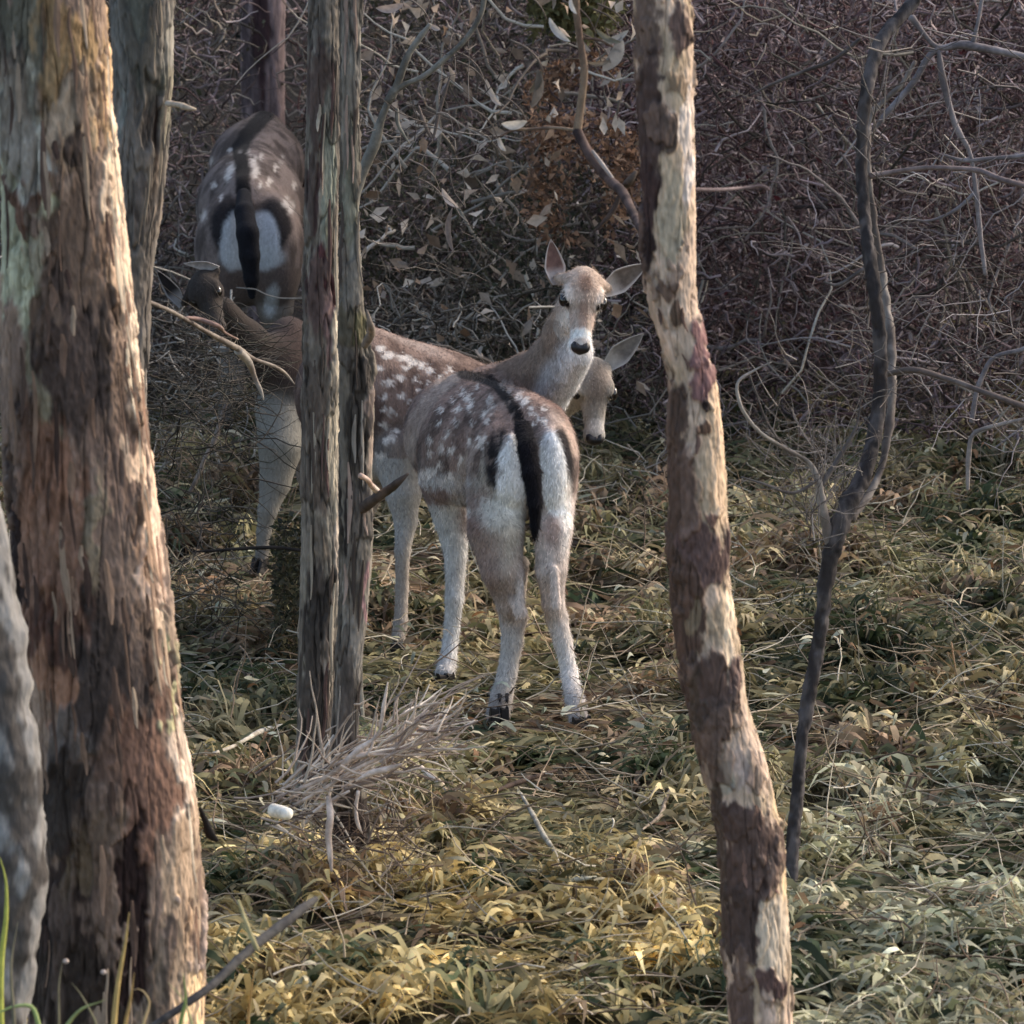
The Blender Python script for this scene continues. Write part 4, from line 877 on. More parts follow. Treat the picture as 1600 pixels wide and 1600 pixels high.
    kk = (nk * sst(0, -30, sep) * 0.5)[:, None]; c = c * (1 - kk) + lin((112, 92, 80)) * kk
    c = c * (0.72 + 0.56 * fbm(v * 60, 4, 5.0))[:, None]
    c = np.clip(c * 1.22, 0, 0.86)
    bo = mesh('body', v, f, M_fur, T, c)
    fur_mesh(v, f, c, 70000, 0.014, T)
    # tail
    tb = Body()
    leg(tb, [pt(817, 668, 14.97, 12), pt(824, 700, 14.90, 14), pt(831, 740, 14.87, 13.5), pt(836, 785, 14.86, 10.5), pt(836, 820, 14.87, 6.5), pt(835, 840, 14.88, 3)], None, 0.01)
    tv, tf = tb.build(0.0035); tn = fbm(tv * np.array([120, 120, 30]), 3)
    tc = np.repeat(lin((26, 24, 30))[None], len(tv), 0) * (0.6 + 0.9 * tn)[:, None]
    tailo = mesh('tail', tv, tf, M_fur, T, tc); fur_mesh(tv, tf, tc, 5000, 0.017, tailo)
    for cx, cy, d in ((779, 1128, 14.95), (908, 1143, 14.86)):
        p = P(cx, cy, d); hoof((p[0], p[1], p[2]), (-0.3, 1, 0), T)
    p = P(694, 1068, 15.5); hoof((p[0], p[1], p[2] - 0.01), (-0.6, 1, 0), T)
    p = P(798, 1048, 15.7); hoof((p[0], p[1], p[2] - 0.01), (-0.6, 1, 0), T)
    fd = np.array([0.1, -1, 0.0])
    finish_head(L, fr, T, [(P(872, 444, 15.41), P(859, 375, 15.44), (0.25, -1, 0.1), 0.029, dict(inner=(124, 92, 84))),
                           (P(944, 456, 15.41), P(1008, 410, 15.46), (0.15, -1, -0.35), 0.036, dict(inner=(120, 108, 100)))], 0.96)
    return T
deer_a()

# ---- deer B: behind A, facing right, face low behind A's neck
def deer_b():
    T = thing('doe', P(600, 1000, 15.95), 'spotted doe mostly hidden behind the closest deer, its face below the other face', 'deer', 'fallow deer in the clearing')
    B = Body(); u = PX(15.95)
    B.ell(P(560, 616, 16.0), np.eye(3), np.array([100, 80, 104]) * u, BR, 0.05)
    B.ell(P(640, 640, 16.03), np.eye(3), np.array([120, 84, 100]) * u, BR, 0.05)
    B.ell(P(720, 655, 16.08), np.eye(3), np.array([90, 76, 92]) * u, BR, 0.05)
    B.cap(P(540, 545, 16.0), P(700, 590, 16.06), 34 * u, 34 * u, BR, 0.05)
    B.cap(P(590, 718, 15.98), P(700, 720, 16.05), 34 * u, 40 * u, PALE, 0.05)
    leg(B, [pt(620, 700, 15.93, 44, (140, 126, 116)), pt(630, 770, 15.9, 28, (164, 160, 156)), pt(634, 815, 15.9, 18, (164, 160, 156)), pt(629, 860, 15.88, 12, (168, 164, 160)), pt(628, 920, 15.88, 10, LEGC), pt(626, 975, 15.86, 11, LEGC), pt(622, 996, 15.84, 11, LEGC)], LEGC)
    leg(B, [pt(560, 690, 16.05, 60, BR), pt(552, 780, 16.05, 40, LEGC), pt(545, 850, 16.08, 18, LEGC), pt(548, 920, 16.05, 12, LEGC), pt(545, 985, 16.02, 11, LEGC)], LEGC)
    leg(B, [pt(700, 700, 16.1, 50, BR), pt(712, 800, 16.1, 20, LEGC), pt(710, 880, 16.1, 11, LEGC), pt(704, 980, 16.1, 9, LEGC)], LEGC)
    leg(B, [pt(740, 640, 16.08, 66, BR), pt(800, 640, 16.05, 46, BR), pt(850, 630, 15.98, 36, (120, 100, 88)), pt(895, 610, 15.93, 32, (136, 120, 106))], BR, 0.04)
    hd = P(928, 606, 15.86)
    L, fr = add_head(B, hd, (0.03, -0.52, -0.85), (0.95, 0.22, 0.12), (P(905, 572, 15.93), P(948, 572, 15.9)), 0.95, (134, 126, 116), (176, 172, 164))
    v, f = B.build(0.0065); c = B.colors(v, BR); n = vnormals(v, f); px, py = project(v); front = sst(-0.05, 0.25, -n[:, 1]); wob = (fbm(v * 60, 3) - 0.5) * 16 + (fbm(v * 190, 2, 7.0) - 0.5) * 12; wob2 = (fbm(v * 120, 3, 3.0) - 0.5) * 15
    nz = fbm(v * np.array([34, 34, 14]), 4, 8.0)[:, None]
    k = ((py < 715) & (px < 780)).astype(float)[:, None] * 0.7
    c = c * (1 - k) + (lin((142, 118, 106)) * (1 - sst(0.35, 0.65, nz)) + lin((80, 64, 58)) * sst(0.35, 0.65, nz)) * k
    for x, y, r in [(607, 556, 7), (632, 560, 8), (645, 566, 6), (595, 545, 6), (660, 572, 6), (700, 578, 6), (625, 590, 5), (650, 592, 5), (610, 598, 6), (600, 620, 5), (628, 618, 5), (612, 645, 5), (640, 628, 4), (600, 665, 5), (608, 687, 8), (596, 712, 7), (672, 580, 5), (688, 590, 4), (590, 575, 5), (618, 672, 4), (600, 640, 4), (640, 650, 4), (655, 610, 4), (598, 598, 4), (668, 600, 4), (636, 575, 5)]:
        c = paint_img(c, px, py, front, x, y, r * 1.35, r * 0.8, (214, 204, 196), 0.9, 0.45, random.uniform(-45, 5), wob2)
    c = paint_img(c, px, py, front, 640, 530, 60, 10, (166, 148, 138), 0.6, 0.6, 24, wob)
    c = paint_img(c, px, py, front, 892, 630, 22, 38, (184, 178, 166), 0.85, 0.4, -20, wob * 0.4)
    c = paint_img(c, px, py, front, 948, 590, 8, 14, (176, 160, 148), 0.7, 0.5, 0, wob * 0.4)
    c = paint_img(c, px, py, front, 936, 598, 15, 34, (108, 92, 80), 0.7, 0.5, 0, wob * 0.4)
    c = paint_img(c, px, py, front, 932, 666, 18, 12, (196, 188, 182), 0.8, 0.4, 0)
    c = np.clip(c * 1.12, 0, 0.86); mesh('body', v, f, M_fur, T, c); fur_mesh(v, f, c, 30000, 0.011, T)
    finish_head(L, fr, T, [(P(948, 574, 15.9), P(1003, 519, 15.92), (0.3, -1, -0.2), 0.033, dict(inner=(124, 122, 120), rim=(190, 186, 182))), (P(905, 572, 15.95), P(862, 530, 16.0), (-0.3, -1, -0.2), 0.033)], 0.95, 0.05)
    for cx, cy, d in ((620, 1008, 15.82), (545, 1000, 16.0), (704, 990, 16.1)):
        p = P(cx, cy, d); hoof((p[0], p[1], p[2] - 0.02), (1, -0.2, 0), T, 0.75)
deer_b()

# ---- deer E: behind the twin trunks, chest and fore leg left of them, head low with both ears
def deer_e():
    T = thing('doe', P(430, 886, 17.0), 'dim doe behind the twin trunks, only chest, fore leg and pale ears showing', 'deer', 'fallow deer in the clearing')
    B = Body(); u = PX(17.1)
    DB = (66, 52, 48)  # brown coat darkened so the doe looks shaded behind the trunks
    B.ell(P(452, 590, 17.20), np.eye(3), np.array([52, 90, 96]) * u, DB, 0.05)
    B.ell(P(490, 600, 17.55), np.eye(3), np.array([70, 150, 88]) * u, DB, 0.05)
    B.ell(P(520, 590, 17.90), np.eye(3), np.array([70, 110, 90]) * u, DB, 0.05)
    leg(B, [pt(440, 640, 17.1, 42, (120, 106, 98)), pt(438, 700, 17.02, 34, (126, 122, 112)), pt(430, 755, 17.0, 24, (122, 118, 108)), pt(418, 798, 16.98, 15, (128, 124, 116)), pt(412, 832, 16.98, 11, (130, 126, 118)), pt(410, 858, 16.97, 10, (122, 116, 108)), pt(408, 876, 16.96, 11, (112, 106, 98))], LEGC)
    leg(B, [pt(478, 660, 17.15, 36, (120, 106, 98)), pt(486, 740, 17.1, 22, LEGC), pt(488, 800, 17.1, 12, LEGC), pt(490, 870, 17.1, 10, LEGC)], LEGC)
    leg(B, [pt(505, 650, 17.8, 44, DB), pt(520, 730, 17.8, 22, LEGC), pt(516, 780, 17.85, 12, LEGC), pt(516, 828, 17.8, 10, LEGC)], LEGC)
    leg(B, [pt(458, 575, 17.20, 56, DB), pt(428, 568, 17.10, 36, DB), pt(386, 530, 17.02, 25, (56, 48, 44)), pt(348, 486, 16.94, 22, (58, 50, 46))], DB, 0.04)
    hd = P(322, 458, 16.82)
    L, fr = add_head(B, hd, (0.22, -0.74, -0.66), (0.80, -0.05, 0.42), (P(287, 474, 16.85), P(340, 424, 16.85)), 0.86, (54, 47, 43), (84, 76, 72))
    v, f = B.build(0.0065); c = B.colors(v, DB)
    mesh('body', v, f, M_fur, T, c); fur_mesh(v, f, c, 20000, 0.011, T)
    finish_head(L, fr, T, [(P(285, 478, 16.85), P(246, 420, 16.85), (0.2, -0.8, -0.6), 0.023, dict(inner=(44, 40, 42), rim=(168, 164, 166), back=(150, 148, 150))), (P(342, 420, 16.85), P(288, 408, 16.85), (0.0, -0.8, -0.6), 0.019, dict(inner=(176, 172, 174), rim=(190, 186, 186), back=(168, 164, 164)))], 0.86, 0.042)  # ear insides painted as lit (pale) and shaded (dark)
    for cx, cy, d in ((406, 888, 16.94), (490, 882, 17.1), (516, 842, 17.8)):
        p = P(cx, cy, d); hoof((p[0], p[1], p[2] - 0.01), (-0.4, -1, 0), T)
deer_e()

# ---- deer D: farthest, rump to the camera, black tail
def deer_d():
    d0 = 19.3
    T = thing('doe', P(390, 690, d0), 'farthest doe seen from behind, black tail on white rump, beyond the others', 'deer', 'fallow deer in the clearing')
    B = Body(); u = PX(d0)
    E3 = np.eye(3); GB = (106, 90, 84)
    B.ell(P(390, 385, d0), E3, np.array([82, 70, 92]) * u, GB, 0.05)
    B.ell(P(392, 325, d0 + 0.3), E3, np.array([86, 160, 92]) * u, GB, 0.05)
    B.ell(P(402, 262, d0 + 0.7), E3, np.array([78, 140, 78]) * u, GB, 0.05)
    B.ell(P(352, 400, d0 - 0.04), E3, np.array([44, 60, 88]) * u, GB, 0.04); B.ell(P(432, 398, d0 - 0.04), E3, np.array([40, 60, 88]) * u, GB, 0.04)
    B.cap(P(385, 300, d0), P(412, 196, d0 + 0.9), 26 * u, 22 * u, GB, 0.05)
    B.cap(P(412, 225, d0 + 0.9), P(416, 215, d0 + 1.1), 40 * u, 30 * u, GB, 0.05)
    B.cap(P(414, 235, d0 + 1.05), P(410, 330, d0 + 1.35), 34 * u, 24 * u, GB, 0.04)
    hd = P(408, 350, d0 + 1.45)
    L, fr = add_head(B, hd, (0.2, 0.6, -0.8), (-0.95, 0.2, 0), None, 0.9, GB, PALE)
    for s_, x in ((-1, 350), (1, 428)):
        leg(B, [pt(x, 420, d0 - 0.02, 42, (132, 124, 116)), pt(x + s_ * 2, 480, d0 - 0.04, 28, (130, 122, 114)), pt(x + 4, 535, d0, 15, (136, 128, 120)), pt(x + 3, 600, d0 - 0.02, 11, (136, 128, 120)), pt(x + 2, 660, d0 - 0.04, 12, (120, 112, 104))], LEGC)
    for x in (370, 436):
        leg(B, [pt(x, 330, d0 + 0.75, 36, GB), pt(x, 450, d0 + 0.75, 20, LEGC), pt(x, 540, d0 + 0.75, 11, LEGC), pt(x, 620, d0 + 0.7, 11, LEGC)], LEGC)
    v, f = B.build(0.008); c = B.colors(v, GB); n = vnormals(v, f); px, py = project(v); front = sst(-0.05, 0.25, -n[:, 1]); wob = (fbm(v * 50, 3) - 0.5) * 14 + (fbm(v * 150, 2, 7.0) - 0.5) * 12; wob2 = (fbm(v * 110, 3, 3.0) - 0.5) * 13
    nz = fbm(v * np.array([26, 26, 12]), 4, 8.0)[:, None]
    k = ((py < 420)).astype(float)[:, None] * 0.75
    c = c * (1 - k) + (lin((136, 120, 114)) * (1 - sst(0.35, 0.65, nz)) + lin((74, 64, 60)) * sst(0.35, 0.65, nz)) * k
    c = paint_img(c, px, py, front, 450, 335, 18, 40, (164, 142, 132), 0.6, 0.6, -20, wob)
    c = paint_img(c, px, py, front, 354, 352, 25, 42, DARK, 0.95, 0.2, 6, wob * 0.4)
    c = paint_img(c, px, py, front, 430, 350, 25, 42, DARK, 0.95, 0.2, -8, wob * 0.4)
    c = paint_img(c, px, py, front, 365, 377, 20, 46, (180, 182, 186), 1, 0.16, 4, wob * 0.3)  # white rump fur painted greyer to look dimly lit
    c = paint_img(c, px, py, front, 413, 376, 24, 46, (190, 192, 198), 1, 0.16, -4, wob * 0.3)
    c = paint_img(c, px, py, front, 395, 402, 48, 20, (190, 194, 198), 0.95, 0.25, 0, wob * 0.3)
    c = paint_img(c, px, py, front, 424, 470, 10, 26, (190, 194, 198), 0.8, 0.4, 12, wob * 0.3)
    st = [(418, 176), (400, 195), (385, 212), (375, 232), (378, 262), (380, 300), (382, 330)]
    for (x0, y0), (x1, y1) in zip(st[:-1], st[1:]):
        dx, dy = x1 - x0, y1 - y0; t = np.clip(((px - x0) * dx + (py - y0) * dy) / (dx * dx + dy * dy), 0, 1)
        dd = np.hypot(px - x0 - t * dx, py - y0 - t * dy) + wob * 0.25
        k = (sst(15, 9, dd) * 0.97 * (py < 340) * (n[:, 1] < 0.8))[:, None]; c = c * (1 - k) + lin((28, 25, 26)) * k
    for x, y, r in [(360, 265, 7), (356, 275, 6), (396, 252, 6), (399, 268, 7), (360, 237, 4), (389, 236, 4), (375, 236, 3), (409, 245, 4), (420, 285, 5), (406, 288, 4), (447, 315, 6), (455, 325, 7), (298, 315, 5), (318, 337, 6), (304, 328, 4), (330, 252, 4), (440, 250, 5), (430, 262, 4), (460, 290, 4), (334, 290, 4), (346, 310, 4)]:
        c = paint_img(c, px, py, front, x, y, r * 0.75, r * 1.5, (208, 198, 190), 0.85, 0.5, 15, wob2 * 0.8)
    mesh('body', v, f, M_fur, T, c); fur_mesh(v, f, c, 20000, 0.012, T)
    tb = Body(); leg(tb, [pt(381, 305, d0 - 0.10, 11), pt(382, 332, d0 - 0.19, 15), pt(387, 365, d0 - 0.26, 17.5), pt(390, 400, d0 - 0.27, 16), pt(393, 435, d0 - 0.26, 12), pt(394, 462, d0 - 0.25, 6)], None, 0.01)
    tv, tf = tb.build(0.005); tc = np.repeat(lin((24, 24, 30))[None], len(tv), 0) * (0.6 + 0.9 * fbm(tv * np.array([90, 90, 20]), 3))[:, None]
    mesh('tail', tv, tf, M_fur, T, tc)
    finish_head(L, fr, T, [(L(-0.06, 0.03, -0.05), L(-0.09, 0.09, -0.12), (0, -1, 0), 0.03), (L(-0.06, 0.03, 0.05), L(-0.09, 0.09, 0.12), (0, -1, 0), 0.03)], 0.9)
    for cx, cy, d in ((352, 672, d0 - 0.05), (430, 672, d0 - 0.05), (370, 634, d0 + 0.7), (436, 634, d0 + 0.7)):
        p = P(cx, cy, d); hoof((p[0], p[1], p[2] - 0.01), (0, 1, 0), T)
deer_d()

# ------------------------------------------------------------------ grass and litter
def grass_field(n, xr, yr, seed_h=0.0):
    x = rng.uniform(*xr, n); y = rng.uniform(*yr, n)
    return np.stack([x, y, terrain(x, y)], -1)
def ground_colour(p):
    "dry olive, straw, pale grey-green and dark green patches; straw also paints the lit foreground"
    n = len(p); px, py = project(p)
    q = p * np.array([1.6, 1.6, 0.0]); a = fbm(q, 3, 2.0); b = fbm(q * 2.7, 3, 13.0)
    olive = rand_pal(n, [(126, 118, 78), (110, 106, 68), (146, 132, 94), (96, 96, 60), (138, 124, 96)])
    straw = rand_pal(n, [(178, 156, 92), (156, 138, 84), (194, 174, 112), (138, 118, 70)])
    palec = rand_pal(n, [(164, 166, 136), (150, 150, 118), (184, 186, 160), (126, 126, 92), (118, 106, 80)])
    brown = rand_pal(n, [(118, 92, 66), (98, 78, 60), (136, 110, 84), (84, 68, 52)])
    green = rand_pal(n, [(56, 70, 42), (66, 80, 46), (46, 58, 36)])
    ws = sst(1250, 1480, py + (a - 0.5) * 500) * sst(1180, 950, px + (b - 0.5) * 400)  # straw grows into the foreground, painting its yellow light
    ws = np.maximum(ws, sst(1180, 1300, py + (a - 0.5) * 300) * sst(560, 400, px) * 0.8)
    wp = sst(1180, 1400, py + (a - 0.5) * 400) * sst(1050, 1250, px + (b - 0.5) * 300)
    wb = sst(0.5, 0.6, b) * 0.7
    r = rng.random(n)[:, None]
    c = olive
    c = np.where(rng.random((n, 1)) < wb[:, None], brown, c)
    c = np.where(rng.random((n, 1)) < (wp * 0.8)[:, None], palec, c)
    c = np.where(rng.random((n, 1)) < (ws * 0.8)[:, None], straw, c)
    e = fbm(q * 3.4, 3, 57.0)
    c = np.where(rng.random((n, 1)) < (0.06 + 0.6 * sst(0.46, 0.38, e))[:, None], green, c)
    c = c * (0.78 + 0.45 * sst(0.42, 0.62, e))[:, None]
    return np.clip(c, 0.004, 0.9)
# clumps: blades share a heading locally so that the mat reads as combed tangles
def mat_layer(n, xr, yr, Lr, Wr, liftr, seg=5):
    m_ = n // 14; cen = grass_field(m_, xr, yr); ci = rng.integers(0, m_, n)
    root = cen[ci] + rng.normal(0, 1, (n, 3)) * np.array([0.022, 0.03, 0]); root[:, 2] = terrain(root[:, 0], root[:, 1])
    head = fbm(cen * np.array([2.2, 2.2, 0]) + 9, 3)[ci] * 9.0 + rng.normal(0, 0.9, m_)[ci] + rng.normal(0, 0.5, n)
    hum = fbm(root * np.array([4.5, 4.5, 0]) + 3, 3)
    L = rng.uniform(*Lr, n); W = rng.uniform(*Wr, n); lift = rng.uniform(*liftr, n) * (0.35 + 1.5 * sst(0.35, 0.65, hum))
    root[:, 2] += 0.05 * sst(0.4, 0.65, hum) * rng.random(n)
    trod = np.exp(-((((root[:, 0] - 0.02) / 0.4) ** 2 + ((root[:, 1] - 15.0) / 0.7) ** 2)) ** 2); lift *= 1 - 0.85 * trod; root[:, 2] = root[:, 2] * (1 - trod) + terrain(root[:, 0], root[:, 1]) * trod
    cc = ground_colour(cen)[ci]; c = (cc * 0.75 + ground_colour(root) * 0.25) * (0.65 + 0.7 * rng.random((m_, 1))[ci]) * (0.8 + 0.4 * rng.random((n, 1))) * 1.45
    return ribbons(root, head, L, W, lift, rng.normal(0, 2.0, n), rng.uniform(-0.02, 0.03, n), c, seg)
packs = [mat_layer(90000, (-1.9, 1.9), (11.4, 19.6), (0.05, 0.16), (0.007, 0.020), (0.004, 0.038)),
         mat_layer(14000, (-4.5, 4.5), (9.5, 21.5), (0.08, 0.25), (0.007, 0.015), (0.01, 0.05)),
         mat_layer(7000, (-1.9, 1.9), (11.3, 18.8), (0.10, 0.26), (0.003, 0.006), (0.01, 0.07))]
tag(joined('grass', packs, M_grass), 'matted olive and straw coloured grass covering the clearing', 'grass', kind='stuff')
# upright thin stems and litter
def litter(n, xr, yr):
    root = grass_field(n, xr, yr); root[:, 2] += rng.uniform(0.03, 0.12, n)
    d = rng.normal(0, 1, (n, 3)); d[:, 2] = np.abs(d[:, 2]) * 0.25
    p = walks(root, d, rng.uniform(0.05, 0.28, n), 5, 0.35)
    r = np.linspace(1, 0.4, 5)[None] * rng.uniform(0.0012, 0.0032, n)[:, None]
    c = rand_pal(n, [(170, 156, 132), (132, 112, 92), (96, 78, 64), (196, 186, 164), (110, 92, 72)])
    return tubes_bulk(p, r, c, 3)
tag(joined('twig_litter', [litter(3600, (-2.0, 2.0), (11.4, 19.5))], M_twig), 'small fallen twigs scattered through the grass', 'twigs', kind='stuff')
def leaf_litter(n):
    root = grass_field(n, (-2.0, 2.0), (11.4, 19.3)); root[:, 2] += rng.uniform(0.03, 0.11, n)
    c = rand_pal(n, [(186, 176, 140), (160, 166, 134), (196, 186, 150), (138, 98, 60), (120, 84, 56), (176, 180, 156)])
    return ribbons(root, rng.uniform(0, 6.28, n), rng.uniform(0.025, 0.07, n), rng.uniform(0.008, 0.017, n), rng.uniform(0.0, 0.02, n), rng.normal(0, 0.8, n), rng.uniform(-0.01, 0.02, n), c, 4)
tag(joined('leaf_litter', [leaf_litter(1500)], M_leaf), 'pale and brown fallen leaves lying on the grass', 'leaves', kind='stuff')

# ------------------------------------------------------------------ thicket beyond the clearing
def thick_layer(n, xr, yr, zr, Lr, rr, pal, k=7, wander=0.5, dirb=(1.0, 0.6, 0.55), amp=None, sides=3):
    x = rng.uniform(*xr, n); y = rng.uniform(*yr, n); z = terrain(x, y) + rng.uniform(*zr, n)
    s = np.stack([x, y, z], -1)
    if y[0] > 18.4:
        cl = fbm(s * np.array([4.0, 2.0, 4.0]), 3, 31.0) + rng.normal(0, 0.04, n) > 0.44
    else: cl = np.ones(n, bool)
    gap = cl & ~((x > P(350, 0, 20)[0]) & (x < P(468, 0, 20)[0]) & (y < 21.9) & (y > 18.4)); s = s[gap]; n = len(s)
    d = rng.normal(0, 1, (n, 3)) * np.array(dirb)
    p = walks(s, d, rng.uniform(*Lr, n), k, wander)
    t = terrain(p[..., 0].ravel(), p[..., 1].ravel()).reshape(p.shape[:2]); p[..., 2] = np.maximum(p[..., 2], t + 0.01)
    r = np.linspace(1, 0.35, k)[None] * rng.uniform(*rr, n)[:, None]
    return tubes_bulk(p, r, rand_pal(n, pal, 0.25), sides)
mauve = [(150, 128, 130), (104, 84, 86), (186, 168, 168), (70, 54, 56), (112, 88, 88), (92, 60, 62)]
greyb = [(140, 130, 118), (100, 90, 80), (176, 166, 152), (66, 57, 50), (76, 66, 56), (58, 52, 44)]
def in_x(px0, px1, d): a = P(px0, 400, d)[0]; b = P(px1, 400, d)[0]; return (a, b)
def xstep(n, y0, y1): return None
# right hand, mauve brushwood
R = [thick_layer(17000, (0.25, 2.4), (18.6, 21.5), (0.0, 1.8), (0.06, 0.28), (0.002, 0.0062), mauve, wander=1.1),
     thick_layer(3500, (0.25, 2.6), (21.0, 24.0), (0.0, 2.0), (0.3, 1.0), (0.002, 0.005), mauve),
     thick_layer(420, (0.3, 2.4), (18.5, 20.0), (0.0, 1.5), (0.3, 0.9), (0.003, 0.007), greyb, dirb=(1, 0.5, 0.8), wander=0.6, k=10)]
R.append(thick_layer(75, (0.3, 2.3), (18.3, 19.2), (0.2, 1.7), (0.25, 0.8), (0.003, 0.008), [(130, 118, 114), (104, 90, 88), (150, 138, 134)], dirb=(1, 0.4, 0.7), wander=0.45, k=12, sides=6))
tag(joined('brushwood', R, M_twig), 'dense tangle of leafless mauve brown twigs at the right behind the clearing', 'brushwood', kind='stuff')
Lp = [thick_layer(12000, (-1.6, 0.5), (19.9, 22.5), (0.0, 1.9), (0.06, 0.28), (0.002, 0.006), greyb + mauve, wander=1.1),
      thick_layer(3500, (-1.6, 0.5), (18.0, 20.2), (0.0, 0.6), (0.06, 0.3), (0.0018, 0.005), greyb, wander=1.0)]
Lp.append(thick_layer(110, (-0.55, 0.35), (18.4, 19.4), (0.3, 1.7), (0.2, 0.7), (0.003, 0.008), [(150, 140, 128), (110, 98, 88), (176, 166, 152)], dirb=(1, 0.4, 0.9), wander=0.5, k=12, sides=6))
tag(joined('brushwood', Lp, M_twig), 'dense tangle of grey brown twigs at the left around the farthest deer', 'brushwood', kind='stuff')
tag(joined('brushwood', [thick_layer(200, (-0.84, -0.66), (15.5, 15.9), (0.66, 0.90), (0.05, 0.2), (0.001, 0.0024), [(84, 74, 64), (58, 50, 44), (52, 52, 40), (104, 94, 82)], dirb=(1, 0.2, 0.3)), thick_layer(260, (-0.96, -0.70), (15.5, 16.0), (0.0, 0.75), (0.08, 0.3), (0.001, 0.003), [(84, 74, 64), (58, 50, 44), (52, 52, 40), (104, 94, 82)])], M_twig), 'small brushy tangle of dark twigs left of the dim doe', 'brushwood', kind='stuff')
Sd = [thick_layer(2500, (-7, -1.6), (18.5, 24), (0.0, 2.4), (0.3, 1.2), (0.003, 0.007), greyb), thick_layer(2500, (2.4, 7), (18.5, 24), (0.0, 2.4), (0.3, 1.2), (0.003, 0.007), mauve),
      thick_layer(5000, (-7, 7), (24, 31), (0.0, 2.4), (0.4, 1.4), (0.003, 0.008), greyb + mauve)]
tag(joined('brushwood', Sd, M_twig), 'far brushwood growing up the bank behind the clearing', 'brushwood', kind='stuff')
def leaves(n, xr, yr, zr, size, pal, clump=None, oval=None):
    x = rng.uniform(*xr, n); y = rng.uniform(*yr, n); z = rng.uniform(*zr, n)
    free = ~((x > P(280, 0, 19.8)[0]) & (x < P(500, 0, 19.8)[0]) & (y < 21.2)); x, y, z = x[free], y[free], z[free]; n = len(x)
    if oval is not None:
        m = ((x - oval[0]) / oval[1]) ** 2 + ((z - oval[2]) / oval[3]) ** 2 + (fbm(np.stack([x * 7, y * 3, z * 7], -1), 3) - 0.5) * 2.4 < 1; x, y, z = x[m], y[m], z[m]; n = len(x)
    if clump is not None:
        m = fbm(np.stack([x * 3, y * 2, z * 3], -1), 3, clump) > 0.47; x, y, z = x[m], y[m], z[m]; n = len(x)
    s = np.stack([x, y, z + terrain(x, y)], -1)
    a = rng.normal(0, 1, (n, 3)); a /= np.linalg.norm(a, axis=1, keepdims=True); b = np.cross(a, rng.normal(0, 1, (n, 3))); b /= np.linalg.norm(b, axis=1, keepdims=True)
    L = rng.uniform(*size, n)[:, None]; W = L * rng.uniform(0.14, 0.32, (n, 1)); c_ = np.cross(a, b); cu = L * rng.uniform(-0.35, 0.35, (n, 1)); fo = W * 0.5
    m1 = s + a * L * 0.4 + c_ * cu * 0.6; tip = s + a * L + c_ * cu * 0.2
    v = np.stack([s, m1 + b * W + c_ * fo, m1, m1 - b * W + c_ * fo, tip], 1).reshape(-1, 3)
    k = np.arange(n)[:, None] * 5
    f = np.concatenate([k + np.array([[0, 1, 2]]), k + np.array([[1, 4, 2]]), k + np.array([[0, 2, 3]]), k + np.array([[2, 4, 3]])])
    return v, f, np.repeat(rand_pal(n, pal, 0.25), 5, 0)
greens = [(52, 58, 42), (66, 70, 48), (44, 50, 40), (80, 78, 56), (74, 62, 48), (92, 84, 70)]
tag(joined('undergrowth', [leaves(26000, (-1.5, 0.6), (19.2, 21.5), (0.0, 1.9), (0.012, 0.035), greens, 3.0), leaves(16000, (-0.7, 0.5), (18.4, 20.0), (0.0, 0.9), (0.010, 0.028), greens, 5.0),
    leaves(9000, (-1.05, -0.70), (16.7, 18.2), (0.0, 0.62), (0.010, 0.03), greens, 8.0), leaves(16000, (-0.95, -0.70), (15.5, 16.0), (0.0, 0.92), (0.010, 0.028), greens, 8.0), leaves(6500, (-0.84, -0.64), (15.5, 15.9), (0.72, 0.94), (0.010, 0.028), [(60, 52, 42), (78, 66, 58), (50, 52, 38), (96, 78, 70)], 5.0), leaves(1500, (-0.83, -0.71), (15.45, 15.7), (0.84, 1.0), (0.010, 0.03), [(64, 56, 44), (84, 72, 62), (54, 54, 42)], 5.0), leaves(4500, (-0.74, -0.54), (15.6, 15.9), (0.0, 0.36), (0.010, 0.03), greens + [(110, 100, 66), (84, 80, 50)])], M_leaf), 'dull dark green leafy undergrowth behind the group of deer', 'undergrowth', kind='stuff')
tag(joined('dead_bracken', [leaves(15000, (0.04, 0.40), (18.5, 19.1), (0.72, 1.30), (0.014, 0.036), [(164, 120, 88), (136, 98, 74), (110, 84, 68), (184, 140, 104), (84, 66, 56)], 12.0, (0.20, 0.17, 1.0, 0.28))], M_leaf), 'patch of dead orange brown bracken above the looking doe', 'bracken', kind='stuff')
tag(joined('dry_leaf_mass', [leaves(20000, (0.3, 2.3), (18.6, 21.5), (0.0, 1.9), (0.010, 0.032), mauve + [(70, 62, 54), (92, 36, 40)], 21.0)], M_leaf), 'shrivelled mauve leaves among the twigs at the right', 'leaves', kind='stuff')
tag(joined('curled_dead_leaves', [leaves(420, (-0.5, 0.42), (18.2, 18.8), (0.3, 1.6), (0.025, 0.075), [(176, 158, 140), (150, 128, 110), (196, 182, 166), (140, 110, 84)]), leaves(260, (0.5, 2.2), (18.2, 18.8), (0.3, 1.6), (0.015, 0.04), [(156, 140, 138), (130, 110, 108)])], M_leaf), 'pale curled dead leaves caught in the front of the brushwood', 'leaves', kind='stuff')
# olive leafy top
tag(joined('olive_foliage', [leaves(7000, (0.06, 0.36), (18.5, 19.0), (1.34, 1.7), (0.02, 0.045), [(112, 108, 62), (96, 96, 56), (126, 116, 70)], None, (0.2, 0.15, 1.52, 0.17))], M_leaf), 'olive green leaves at the top left of the cream trunk', 'foliage', kind='stuff')

